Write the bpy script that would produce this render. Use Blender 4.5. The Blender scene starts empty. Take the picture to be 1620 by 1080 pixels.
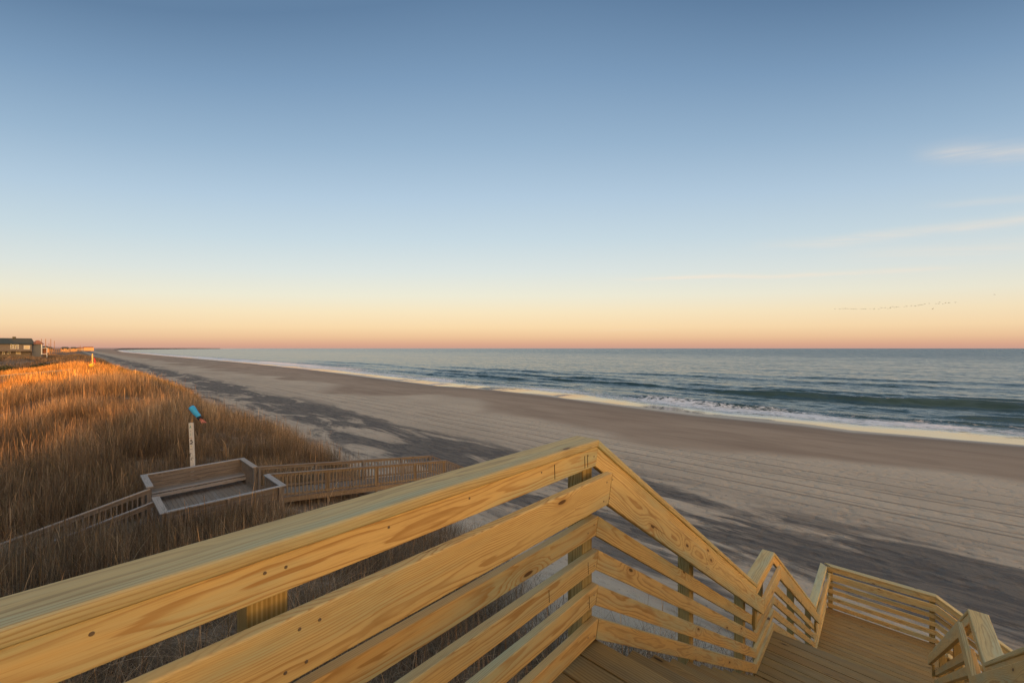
import bpy, math, random
import numpy as np
from mathutils import Vector, Matrix, noise as mnoise

random.seed(7); rng = np.random.default_rng(11)
S = bpy.context.scene
COL = S.collection
ZC = 9.5                                   # eye height above the sea (m)
# world axes: x runs along the shore (left in the view = -x), y runs seaward, z is up
YAW = math.radians(42.82)

# ------------------------------------------------------------------ camera
cd = bpy.data.cameras.new("camera"); cam = bpy.data.objects.new("camera", cd); COL.objects.link(cam)
cam.location = (0, 0, ZC); cam.rotation_euler = (math.radians(90), 0, YAW)
cd.sensor_width = 36; cd.lens = 14.222; cd.shift_y = 11 / 1620
cd.clip_start = 0.05; cd.clip_end = 150000
S.camera = cam
S.view_settings.view_transform = 'Standard'; S.view_settings.look = 'None'
S.view_settings.exposure = 0.0; S.view_settings.gamma = 1.0

# ------------------------------------------------------------------ node helpers
def sl(r, g, b):
    f = lambda c: (c / 255 / 12.92) if c / 255 <= 0.04045 else ((c / 255 + 0.055) / 1.055) ** 2.4
    return (f(r), f(g), f(b), 1)

class NT:
    def __init__(self, tree): self.t = tree
    def n(self, typ, **kw):
        nd = self.t.nodes.new(typ)
        for k, v in kw.items(): setattr(nd, k, v)
        return nd
    def set(self, sock, v):
        if isinstance(v, bpy.types.NodeSocket): self.t.links.new(v, sock)
        elif v is not None: sock.default_value = v
    def m(self, op, a, b=None, c=None, clamp=False):
        nd = self.n('ShaderNodeMath', operation=op, use_clamp=clamp)
        self.set(nd.inputs[0], a); self.set(nd.inputs[1], b); self.set(nd.inputs[2], c)
        return nd.outputs[0]
    def v(self, op, a, b=None, out=0):
        nd = self.n('ShaderNodeVectorMath', operation=op)
        self.set(nd.inputs[0], a)
        if b is not None:
            if op == 'SCALE': self.set(nd.inputs['Scale'], b)
            else: self.set(nd.inputs[1], b)
        return nd.outputs[out]
    def comb(self, x, y, z):
        nd = self.n('ShaderNodeCombineXYZ')
        for i, q in enumerate((x, y, z)): self.set(nd.inputs[i], q)
        return nd.outputs[0]
    def sep(self, v):
        nd = self.n('ShaderNodeSeparateXYZ'); self.set(nd.inputs[0], v); return nd.outputs
    def mix(self, f, a, b, blend='MIX'):
        nd = self.n('ShaderNodeMix', data_type='RGBA', blend_type=blend)
        self.set(nd.inputs[0], f); self.set(nd.inputs[6], a); self.set(nd.inputs[7], b)
        return nd.outputs[2]
    def ramp(self, f, stops, interp='LINEAR'):
        nd = self.n('ShaderNodeValToRGB'); nd.color_ramp.interpolation = interp
        el = nd.color_ramp.elements
        while len(el) > 1: el.remove(el[-1])
        el[0].position = stops[0][0]; el[0].color = stops[0][1]
        for p, c in stops[1:]:
            e = el.new(p); e.color = c
        self.set(nd.inputs[0], f)
        return nd.outputs[0]
    def noise(self, vec, scale, detail=2, rough=0.5, dist=0.0, dim='3D'):
        nd = self.n('ShaderNodeTexNoise', noise_dimensions=dim)
        self.set(nd.inputs['Vector'], vec); self.set(nd.inputs['Scale'], scale); self.set(nd.inputs['Detail'], detail)
        self.set(nd.inputs['Roughness'], rough); self.set(nd.inputs['Distortion'], dist)
        return nd.outputs[0]
    def ss(self, x, a, b):              # smoothstep a->b
        nd = self.n('ShaderNodeMapRange', interpolation_type='SMOOTHSTEP')
        self.set(nd.inputs[0], x); nd.inputs[1].default_value = a; nd.inputs[2].default_value = b
        return nd.outputs[0]
    def bump(self, h, strength, dist, normal=None):
        nd = self.n('ShaderNodeBump'); self.set(nd.inputs['Height'], h)
        self.set(nd.inputs['Strength'], strength); self.set(nd.inputs['Distance'], dist)
        if normal is not None: self.set(nd.inputs['Normal'], normal)
        return nd.outputs[0]

def new_mat(name):
    m = bpy.data.materials.new(name); m.use_nodes = True
    t = m.node_tree; t.nodes.clear(); N = NT(t)
    o = N.n('ShaderNodeOutputMaterial'); b = N.n('ShaderNodeBsdfPrincipled')
    t.links.new(b.outputs[0], o.inputs[0])
    return m, N, b, o

# ------------------------------------------------------------------ sky and sun
SUN_EL = math.radians(3.0)
SUNH = Vector((0.85, -0.53, 0)).normalized()
SUND = Vector((SUNH.x * math.cos(SUN_EL), SUNH.y * math.cos(SUN_EL), math.sin(SUN_EL)))
W = bpy.data.worlds.new("World"); S.world = W; W.use_nodes = True
wt = W.node_tree; wt.nodes.clear(); N = NT(wt)
wo = N.n('ShaderNodeOutputWorld'); bg = N.n('ShaderNodeBackground'); bg2 = N.n('ShaderNodeBackground'); ad = N.n('ShaderNodeAddShader')
wt.links.new(bg.outputs[0], ad.inputs[0]); wt.links.new(bg2.outputs[0], ad.inputs[1]); wt.links.new(ad.outputs[0], wo.inputs[0])
sky = N.n('ShaderNodeTexSky', sky_type='NISHITA'); sky.sun_disc = False; sky.sun_elevation = SUN_EL
sky.sun_rotation = math.atan2(SUNH.x, SUNH.y); sky.altitude = 10; sky.dust_density = 2.0
wt.links.new(sky.outputs[0], bg2.inputs[0]); bg2.inputs[1].default_value = 0.05
d = N.n('ShaderNodeTexCoord').outputs['Generated']
dx, dy, dz = N.sep(d)
hl = N.m('SQRT', N.m('ADD', N.m('MULTIPLY', dx, dx), N.m('MULTIPLY', dy, dy)))
# the clear part of the evening sky is highest opposite the sunset: gradient climbs faster away from that azimuth
AZ = Vector((-0.66, 0.75, 0)).normalized()
ca = N.m('DIVIDE', N.m('ADD', N.m('MULTIPLY', dx, AZ.x), N.m('MULTIPLY', dy, AZ.y)), N.m('MAXIMUM', hl, 0.001))
t = N.m('MULTIPLY', dz, N.m('ADD', 1.0, N.m('MULTIPLY', 0.9, N.m('SUBTRACT', 1.0, ca))))
SKY = [(0.0, sl(200, 156, 142)), (0.010, sl(214, 165, 140)), (0.028, sl(230, 190, 152)), (0.052, sl(238, 208, 168)),
       (0.088, sl(235, 216, 184)), (0.128, sl(225, 220, 203)), (0.185, sl(208, 214, 213)), (0.26, sl(188, 204, 214)), (0.35, sl(168, 190, 210)),
       (0.45, sl(142, 169, 195)), (0.56, sl(114, 144, 176)), (0.66, sl(86, 116, 150)), (0.74, sl(90, 120, 152)), (0.88, sl(146, 162, 178)), (1.0, sl(184, 194, 202))]
base = N.ramp(t, SKY)
# thin cirrus streaks, low on the seaward side
el = N.m('ARCSINE', dz); az = N.m('ARCTAN2', dx, dy)
cn = N.ss(N.noise(N.comb(N.m('MULTIPLY', az, 5.0), N.m('ADD', N.m('MULTIPLY', el, 60.0), N.m('MULTIPLY', az, 7.0)), 3.1), 1.0, 5, 0.62, 0.6), 0.30, 0.68)
wl = N.m('MULTIPLY', N.m('SUBTRACT', N.noise(N.comb(N.m('MULTIPLY', az, 7.0), N.m('MULTIPLY', el, 9.0), 1.0), 1.0, 3, 0.5), 0.5), 0.02)
cl = None
for (e0, sl_, wd, a0, a1, a2, a3, am) in ((0.338, -0.29, .014, .02, .09, .40, .8, .42), (0.203, -0.045, .009, -.26, -.05, .2, .7, .42), (0.1405, -0.053, .0042, -.54, -.36, -.02, .14, .62),
        (0.249, -0.157, .007, .02, .12, .4, .8, .20), (0.172, -0.10, .012, -.12, .02, .3, .7, .26), (0.045, 0.0, .0022, -.62, -.5, -.42, -.36, .14)):
    q = N.m('DIVIDE', N.m('SUBTRACT', N.m('ADD', el, wl), N.m('ADD', e0, N.m('MULTIPLY', az, sl_))), wd)
    g_ = N.m('POWER', 2.718, N.m('MULTIPLY', N.m('MULTIPLY', q, q), -1.0))
    g_ = N.m('MULTIPLY', N.m('MULTIPLY', g_, am), N.m('MULTIPLY', N.ss(az, a0, a1), N.m('SUBTRACT', 1.0, N.ss(az, a2, a3))))
    cl = g_ if cl is None else N.m('ADD', cl, g_)
cl = N.m('MULTIPLY', cl, N.m('ADD', 0.25, N.m('MULTIPLY', cn, 0.75)))
base = N.mix(cl, base, sl(236, 218, 200))
# afterglow round the setting sun, behind the viewer
GLOWD = Vector((0.965, -0.26, 0.0)).normalized()
dots = N.m('MAXIMUM', N.v('DOT_PRODUCT', d, tuple(GLOWD), out=1), 0.0)
glow = N.m('MULTIPLY', N.m('POWER', dots, 13.0), 16.5)
gl = N.v('SCALE', (1.0, 0.50, 0.115), glow)
tot = N.v('ADD', base, gl)
wt.links.new(tot, bg.inputs[0]); bg.inputs[1].default_value = 1.0

sd = bpy.data.lights.new("sun", 'SUN'); sun = bpy.data.objects.new("sun", sd); COL.objects.link(sun)
sd.energy = 5.0; sd.angle = math.radians(0.6); sd.color = (1.0, 0.37, 0.05)
sun.rotation_euler = (-SUND).to_track_quat('-Z', 'Y').to_euler(); sun.location = (60, -40, 60)

# ------------------------------------------------------------------ object helpers
WM = {}
def tag(o, label=None, cat=None, group=None, kind=None):
    if label: o['label'] = label
    if cat: o['category'] = cat
    if group: o['group'] = group
    if kind: o['kind'] = kind
    return o
def place(o, M, parent=None):
    COL.objects.link(o)
    WM[o.name] = M.copy()
    if parent is not None:
        o.parent = parent
        o.matrix_local = WM[parent.name].inverted() @ M
    else:
        o.matrix_world = M
    return o
def empty(name, loc, rz=0):
    o = bpy.data.objects.new(name, None); o.empty_display_size = 0.3
    return place(o, Matrix.Translation(loc) @ Matrix.Rotation(rz, 4, 'Z'))
def mesh_np(name, V, F, mats, smooth=False, attrs=None, fmat=None):
    me = bpy.data.meshes.new(name)
    V = np.asarray(V, dtype=np.float32); F = np.asarray(F, dtype=np.int32)
    me.vertices.add(len(V)); me.vertices.foreach_set('co', V.ravel())
    k = F.shape[1]
    me.loops.add(F.size); me.loops.foreach_set('vertex_index', F.ravel())
    me.polygons.add(len(F)); me.polygons.foreach_set('loop_start', np.arange(0, F.size, k, dtype=np.int32))
    for m in (mats if isinstance(mats, (list, tuple)) else [mats]): me.materials.append(m)
    if fmat is not None: me.polygons.foreach_set('material_index', np.asarray(fmat, dtype=np.int32))
    me.update(calc_edges=True)
    if smooth: me.polygons.foreach_set('use_smooth', np.ones(len(F), dtype=bool))
    for an, (typ, arr) in (attrs or {}).items():
        at = me.attributes.new(an, typ, 'POINT')
        at.data.foreach_set('color' if typ == 'FLOAT_COLOR' else 'value', np.asarray(arr, dtype=np.float32).ravel())
    return me

class MB:                                   # collects shapes into one mesh
    def __init__(s): s.v = []; s.f = []
    def add(s, vs, fs):
        o = len(s.v); s.v += [tuple(q) for q in vs]; s.f += [tuple(i + o for i in q) for q in fs]
    def prism(s, A, B, w, t, side, nA=None, nB=None, r=0.0, seg=2):
        """board from A to B, width w along `side`, thickness t along the third axis, ends cut by planes nA / nB"""
        A = Vector(A); B = Vector(B); X = (B - A).normalized(); Y = Vector(side); Y = (Y - X * Y.dot(X)).normalized(); Z = X.cross(Y)
        pr = profile(w, t, r, seg); n = len(pr); vs = []
        for P, nn in ((A, nA), (B, nB)):
            nn = Vector(nn) if nn is not None else X
            for (y, z) in pr:
                q = Y * y + Z * z
                vs.append(P + q - X * (q.dot(nn) / X.dot(nn)))
        fs = [(i, (i + 1) % n, n + (i + 1) % n, n + i) for i in range(n)]
        fs += [tuple(range(n - 1, -1, -1)), tuple(range(n, 2 * n))]
        s.add(vs, fs)
    def box(s, lo, hi):
        x0, y0, z0 = lo; x1, y1, z1 = hi
        s.add([(x0, y0, z0), (x1, y0, z0), (x1, y1, z0), (x0, y1, z0), (x0, y0, z1), (x1, y0, z1), (x1, y1, z1), (x0, y1, z1)],
              [(3, 2, 1, 0), (4, 5, 6, 7), (0, 1, 5, 4), (1, 2, 6, 5), (2, 3, 7, 6), (3, 0, 4, 7)])
    def tube(s, pts, rad, n=10, caps=True):
        pts = [Vector(p) for p in pts]; rings = []
        for i, p in enumerate(pts):
            tdir = (pts[min(i + 1, len(pts) - 1)] - pts[max(i - 1, 0)]).normalized()
            a = tdir.orthogonal().normalized() if i == 0 else (ua - tdir * ua.dot(tdir)).normalized()
            ua = a; b = tdir.cross(a); rr = rad[i] if isinstance(rad, (list, tuple)) else rad
            rings.append([p + (a * math.cos(2 * math.pi * k / n) + b * math.sin(2 * math.pi * k / n)) * rr for k in range(n)])
        vs = [q for r_ in rings for q in r_]
        fs = [(i * n + k, i * n + (k + 1) % n, (i + 1) * n + (k + 1) % n, (i + 1) * n + k) for i in range(len(pts) - 1) for k in range(n)]
        if caps: fs += [tuple(range(n - 1, -1, -1)), tuple((len(pts) - 1) * n + k for k in range(n))]
        s.add(vs, fs)
    def obj(s, name, mat, parent=None, M=None, smooth=False):
        """vertices were given in world space unless M is given: then local coordinates follow M"""
        Mw = M if M is not None else (Matrix.Translation(WM[parent.name].translation) if parent is not None else Matrix.Identity(4))
        inv = Mw.inverted()
        me = bpy.data.meshes.new(name); me.from_pydata([inv @ Vector(q) for q in s.v], [], s.f); me.materials.append(mat)
        if smooth:
            for p in me.polygons: p.use_smooth = True
        return place(bpy.data.objects.new(name, me), Mw, parent)
def profile(w, t, r, seg=2):
    r = min(r, w * .49, t * .49)
    if r <= 0: return [(-w/2, -t/2), (w/2, -t/2), (w/2, t/2), (-w/2, t/2)]
    out = []
    for cx, cy, a0 in ((-1, -1, 180), (1, -1, 270), (1, 1, 0), (-1, 1, 90)):
        for k in range(seg + 1):
            a = math.radians(a0 + 90 * k / seg)
            out.append((cx * (w/2 - r) + r * math.cos(a), cy * (t/2 - r) + r * math.sin(a)))
    return out
def frame(A, B, side):
    A = Vector(A); B = Vector(B); X = (B - A).normalized(); Y = Vector(side); Y = (Y - X * Y.dot(X)).normalized(); Z = X.cross(Y)
    M = Matrix((X, Y, Z)).transposed().to_4x4(); M.translation = A
    return M
def board(name, parent, A, B, w, t, side, mat, nA=None, nB=None, r=0.004, seg=2):
    mb = MB(); mb.prism(A, B, w, t, side, nA, nB, r, seg)
    return mb.obj(name, mat, parent, frame(A, B, side))
def P(x, y, dep): return Vector((x, y, ZC - dep))

# ------------------------------------------------------------------ materials
def wood(name, light, dark, knotc, ring=30.0, contrast=1.0, rough=0.62, tint=None, tintamt=0.0, weather=0.0, knots=1.0, groove=0.0, soft=0.46):
    m, N, b, o = new_mat(name)
    co = N.n('ShaderNodeTexCoord').outputs['Object']
    rnd = N.m('ADD', N.n('ShaderNodeNewGeometry').outputs['Random Per Island'], N.n('ShaderNodeObjectInfo').outputs['Random'])
    r1 = N.m('FRACT', N.m('MULTIPLY', rnd, 7.31)); r2 = N.m('FRACT', N.m('MULTIPLY', rnd, 13.77)); r3 = N.m('FRACT', N.m('MULTIPLY', rnd, 29.1))
    x, y, z = N.sep(co)
    xs = N.m('ADD', x, N.m('MULTIPLY', rnd, 37.0))
    # knots: sparse cells on the face
    kv = N.comb(N.m('MULTIPLY', xs, 1.7), N.m('ADD', N.m('MULTIPLY', y, 6.0), N.m('MULTIPLY', r1, 9.0)), 0.0)
    vo = N.n('ShaderNodeTexVoronoi', feature='F1', voronoi_dimensions='2D'); N.set(vo.inputs['Vector'], kv); vo.inputs['Scale'].default_value = 1.0
    kd = vo.outputs['Distance']; kc = N.sep(vo.outputs['Color'])[0]
    has = N.m('GREATER_THAN', kc, 1.0 - 0.32 * knots)
    kg = N.m('MULTIPLY', has, N.m('POWER', 2.718, N.m('MULTIPLY', N.m('MULTIPLY', kd, kd), -22.0)))
    # growth rings: distance from a pith that wanders slowly along the board
    low = N.comb(N.m('MULTIPLY', xs, 0.55), N.m('MULTIPLY', r2, 20.0), 0.0)
    w1 = N.m('MULTIPLY', N.m('SUBTRACT', N.noise(low, 1.0, 3, 0.5), 0.5), 0.16)
    w2 = N.m('MULTIPLY', N.m('SUBTRACT', N.noise(N.v('ADD', low, (5.2, 1.3, 7.7)), 1.0, 3, 0.5), 0.5), 0.09)
    yy = N.m('ADD', y, N.m('ADD', w1, N.m('MULTIPLY', N.m('SUBTRACT', r1, 0.5), 0.12)))
    zz = N.m('ADD', z, N.m('ADD', w2, N.m('ADD', 0.035, N.m('MULTIPLY', r3, 0.10))))
    fine = N.m('MULTIPLY', N.m('SUBTRACT', N.noise(N.comb(N.m('MULTIPLY', xs, 2.2), N.m('MULTIPLY', y, 22.0), N.m('MULTIPLY', z, 22.0)), 1.0, 3, 0.55), 0.5), 0.016)
    rr = N.m('ADD', N.m('SQRT', N.m('ADD', N.m('MULTIPLY', yy, yy), N.m('MULTIPLY', zz, zz))), N.m('ADD', fine, N.m('MULTIPLY', kg, 0.03)))
    ph = N.m('FRACT', N.m('MULTIPLY', rr, N.m('ADD', ring, N.m('MULTIPLY', r2, ring * 0.9))))
    late = N.m('MULTIPLY', N.ss(ph, soft, 0.86), N.m('SUBTRACT', 1.0, N.ss(ph, 0.90, 1.0)))
    patch = N.noise(N.comb(N.m('MULTIPLY', xs, 1.4), N.m('MULTIPLY', y, 6.0), N.m('MULTIPLY', z, 6.0)), 1.0, 3, 0.6)
    late = N.m('MULTIPLY', late, N.m('MULTIPLY', contrast, N.ss(patch, 0.18, 0.62)))
    fib = N.noise(N.comb(N.m('MULTIPLY', xs, 7.0), N.m('MULTIPLY', y, 260.0), N.m('MULTIPLY', z, 260.0)), 1.0, 2, 0.6)
    lc = N.mix(r3, light, tuple(light[i] * (0.97, 0.81, 0.66)[i] for i in range(3)) + (1,))
    if tint: lc = N.mix(N.m('MULTIPLY', N.ss(N.noise(N.comb(N.m('MULTIPLY', xs, 0.9), N.m('MULTIPLY', y, 7.0), N.m('MULTIPLY', z, 7.0)), 1.0, 4, 0.6), 0.4, 0.7), tintamt), lc, tint)
    c = N.mix(late, lc, dark)
    c = N.mix(N.m('MULTIPLY', N.ss(fib, 0.45, 0.75), 0.40 + 0.35 * weather), c, dark)
    c = N.mix(N.m('MULTIPLY', r1, 0.22), c, tuple(q * 0.55 for q in light[:3]) + (1,))
    kcore = N.m('MULTIPLY', has, N.m('SUBTRACT', 1.0, N.ss(N.m('ADD', kd, N.m('MULTIPLY', N.m('SUBTRACT', fib, 0.5), 0.03)), 0.035, 0.06)))
    khalo = N.m('MULTIPLY', has, N.m('SUBTRACT', 1.0, N.ss(kd, 0.05, 0.17)))
    c = N.mix(N.m('MULTIPLY', khalo, 0.45), c, dark)
    c = N.mix(N.m('MULTIPLY', kcore, 0.9), c, knotc)
    crk = N.m('MULTIPLY', N.ss(N.noise(N.comb(N.m('MULTIPLY', xs, 2.6), N.m('MULTIPLY', y, 75.0), N.m('MULTIPLY', z, 75.0)), 1.0, 3, 0.55, 0.4), 0.695, 0.725), N.ss(N.noise(N.comb(N.m('MULTIPLY', xs, 1.1), N.m('MULTIPLY', y, 9.0), 3.0), 1.0, 2), 0.47, 0.6))
    c = N.mix(N.m('MULTIPLY', crk, 0.8), c, tuple(q * 0.38 for q in dark[:3]) + (1,))
    grime = N.noise(N.comb(N.m('MULTIPLY', xs, 3.0), N.m('MULTIPLY', y, 16.0), N.m('MULTIPLY', z, 16.0)), 1.0, 5, 0.7)
    c = N.mix(N.m('MULTIPLY', N.ss(grime, 0.5, 0.78), 0.42), c, tuple(q * 0.7 for q in dark[:3]) + (1,))
    if groove:
        gv = N.m('ADD', N.m('SINE', N.m('MULTIPLY', y, 2 * math.pi / 0.0105)), N.m('SINE', N.m('MULTIPLY', z, 2 * math.pi / 0.0105)))
        c = N.mix(N.m('MULTIPLY', N.ss(gv, 0.3, 1.2), groove), c, dark)
    N.set(b.inputs['Base Color'], c)
    N.set(b.inputs['Roughness'], N.m('ADD', rough, N.m('MULTIPLY', late, -0.1)))
    b.inputs['Specular IOR Level'].default_value = 0.25
    h = N.m('ADD', N.m('MULTIPLY', fib, 0.6), N.m('MULTIPLY', late, 0.5))
    N.set(b.inputs['Normal'], N.bump(h, 0.25 + 0.35 * weather, 0.0015))
    return m
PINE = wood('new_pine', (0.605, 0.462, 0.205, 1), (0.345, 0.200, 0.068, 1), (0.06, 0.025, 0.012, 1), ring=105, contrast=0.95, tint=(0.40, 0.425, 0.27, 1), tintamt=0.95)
PINECAP = wood('cap_pine', (0.53, 0.455, 0.235, 1), (0.30, 0.215, 0.085, 1), (0.06, 0.025, 0.012, 1), ring=95, contrast=0.95, tint=(0.37, 0.41, 0.28, 1), tintamt=1.0, knots=0.6)  # treated sapwood green, plus cool sky light on the tops put into colour
PINEDECK = wood('deck_pine', (0.33, 0.232, 0.092, 1), (0.13, 0.075, 0.027, 1), (0.025, 0.014, 0.008, 1), ring=50, contrast=0.8, tint=(0.17, 0.155, 0.10, 1), tintamt=0.5, knots=0.8)  # darker than the rail pine: shade on the decks put into base colour
POSTW = wood('post_pine', (0.50, 0.40, 0.18, 1), (0.22, 0.15, 0.05, 1), (0.05, 0.025, 0.012, 1), ring=75, contrast=1.0, tint=(0.33, 0.33, 0.17, 1), tintamt=0.8, knots=0.5, groove=0.6)
OLD = wood('weathered_timber', (0.245, 0.225, 0.205, 1), (0.095, 0.082, 0.072, 1), (0.04, 0.03, 0.022, 1), ring=40, contrast=0.7, rough=0.85, weather=0.9, tint=(0.17, 0.14, 0.115, 1), tintamt=0.7, knots=0.4)
OLDTOP = wood('silvered_timber', (0.36, 0.36, 0.37, 1), (0.15, 0.14, 0.13, 1), (0.08, 0.07, 0.06, 1), ring=40, contrast=0.6, rough=0.85, weather=0.8, knots=0.3)
OLDWARM = wood('tan_timber', (0.27, 0.225, 0.165, 1), (0.12, 0.09, 0.062, 1), (0.05, 0.03, 0.02, 1), ring=40, contrast=0.7, rough=0.8, weather=0.6, knots=0.4)

def plain(name, col, rough=0.7, var=0.15, scale=3.0, metal=0.0):
    m, N, b, o = new_mat(name)
    co = N.n('ShaderNodeTexCoord').outputs['Object']
    f = N.noise(co, scale, 4, 0.6)
    c = N.mix(N.m('MULTIPLY', f, 1.0), tuple(q * (1 - var) for q in col[:3]) + (1,), tuple(min(1, q * (1 + var)) for q in col[:3]) + (1,))
    N.set(b.inputs['Base Color'], c); b.inputs['Roughness'].default_value = rough; b.inputs['Metallic'].default_value = metal
    b.inputs['Specular IOR Level'].default_value = 0.3
    return m
STEEL = plain('galvanised', (0.20, 0.16, 0.12), 0.45, 0.1, 40, 0.6)

# ------------------------------------------------------------------ terrain
SH_P = np.array([-16000, -9000, -5000, -3000, -1500, -700, -291, -185, -120, -83, -65, -50, -35, -20, -8, -3, 3, 10, 30, 80, 400.])
SH_S = np.array([4200, 1500, 420, 150, 84, 77, 75.5, 72, 66.5, 63.5, 66.0, 65.3, 62.6, 60.9, 61.8, 61.0, 62.6, 63.8, 62, 64, 64.])
def shore(p): return np.interp(p, SH_P, SH_S)
PR_S = np.array([-3000, -400, -60, -25, -12, -5, 0, 3, 6, 9, 12, 14, 18, 26, 40, 50, 57, 63, 70, 78, 110, 400, 9000.])
PR_D = np.array([6.5, 6.5, 6.1, 5.9, 5.2, 4.75, 4.6, 5.15, 5.9, 6.8, 7.75, 8.0, 8.15, 8.35, 8.62, 8.9, 9.18, 9.505, 9.95, 10.4, 12, 14, 14.])
def smooth(x, a, b):
    q = np.clip((x - a) / (b - a), 0, 1); return q * q * (3 - 2 * q)
def vnoise(x, y, seed=0):                   # vectorised value noise
    xi = np.floor(x).astype(np.int64); yi = np.floor(y).astype(np.int64); xf = x - xi; yf = y - yi
    def h(a, b_):
        n = (a * 374761393 + b_ * 668265263 + seed * 1442695041) & 0xffffffff
        n = ((n ^ (n >> 13)) * 1274126177) & 0xffffffff
        return ((n ^ (n >> 16)) & 0xffff) / 65535.0
    u = xf * xf * (3 - 2 * xf); v = yf * yf * (3 - 2 * yf)
    return (h(xi, yi) * (1 - u) + h(xi + 1, yi) * u) * (1 - v) + (h(xi, yi + 1) * (1 - u) + h(xi + 1, yi + 1) * u) * v
def fbm(x, y, o=4, seed=0):
    a = 0; amp = .5; t_ = 0
    for k in range(o):
        a = a + amp * vnoise(x * 2**k, y * 2**k, seed + k); t_ += amp; amp *= .5
    return a / t_ - 0.5
def height(p, s):
    p = np.asarray(p, dtype=float); s = np.asarray(s, dtype=float)
    ds = (63 - shore(np.maximum(p, -1500))) + np.where(p < -1500, 84 - shore(p), 0)
    s2 = s + ds * smooth(s, 26, 58) * (p > -1500) + ds * (p <= -1500)
    # dune edge wanders
    ed = 2.2 * fbm(p / 17.0, p * 0 + 3.3, 3, 5) * smooth(np.abs(p + 4), 6, 20)
    s2 = s2 + ed * smooth(s, 0, 8) * (1 - smooth(s, 14, 24))
    dd = np.interp(s2, PR_S, PR_D)
    dd = dd + 1.25 * np.exp(-((p + 18.5) / 7.5) ** 2 - ((s - 0.5) / 7.0) ** 2)              # hollow round the old boardwalk
    dune = 1 - smooth(s, 9, 14)
    dd = dd + 1.7 * smooth(-s, 3.0, 8.5) * (1 - smooth(-p, 55, 85))                        # swale landward of the near dune
    dd = dd - 0.7 * smooth(-p, 34, 52) * np.exp(-((s - 0.5) / 4.5) ** 2) * (1 - smooth(-p, 80, 110))
    far = smooth(-p, 36, 62)
    dd = dd - 1.1 * far * np.exp(-((s - 5.0) / 5.2) ** 2) * (1 - smooth(-p, 90, 130))
    dd = dd + 0.5 * np.exp(-((p + 30) / 10) ** 2 - ((s + 2) / 6) ** 2)
    dd = dd + 1.3 * smooth(-p, 95, 135) * (1 - smooth(s, -8, 2)) 
    dd = dd - 1.0 * np.exp(-((p + 40) / 7) ** 2 - ((s - 7.0) / 3.2) ** 2)
    dd = dd - 2.4 * smooth(-p, 190, 270) * (1 - smooth(s, -16, -2)) - 1.5 * np.exp(-((p + 230) / 60) ** 2 - ((s - 1) / 7) ** 2)
    und = fbm(p / 9.0, s / 7.0, 4, 21) * 2.1 + fbm(p / 40.0, s / 16.0, 3, 41) * 1.2
    dd = dd - und * dune * smooth(np.hypot(p + 19, s - 3), 4, 12)
    dd = dd - (fbm(p / 6.0, s / 2.2, 4, 77) * 0.10) * smooth(s, 11, 15) * (1 - smooth(s, 30, 48))
    return ZC - dd
def warp(lo, hi, fine_lo, fine_hi, step, grow):
    a = list(np.arange(fine_lo, fine_hi + 1e-6, step)); st = step; x = a[-1]
    while x < hi: st *= grow; x += st; a.append(min(x, hi))
    st = step; x = fine_lo; b_ = []
    while x > lo: st *= grow; x -= st; b_.append(max(x, lo))
    return np.array(b_[::-1] + a)
def grid_mesh(gp, gs, zf):
    PP, SS = np.meshgrid(gp, gs); n, m_ = PP.shape
    V = np.stack([PP.ravel(), SS.ravel(), zf(PP.ravel(), SS.ravel())], 1)
    idx = np.arange(n * m_).reshape(n, m_)
    F = np.stack([idx[:-1, :-1].ravel(), idx[:-1, 1:].ravel(), idx[1:, 1:].ravel(), idx[1:, :-1].ravel()], 1)
    return V, F

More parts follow.
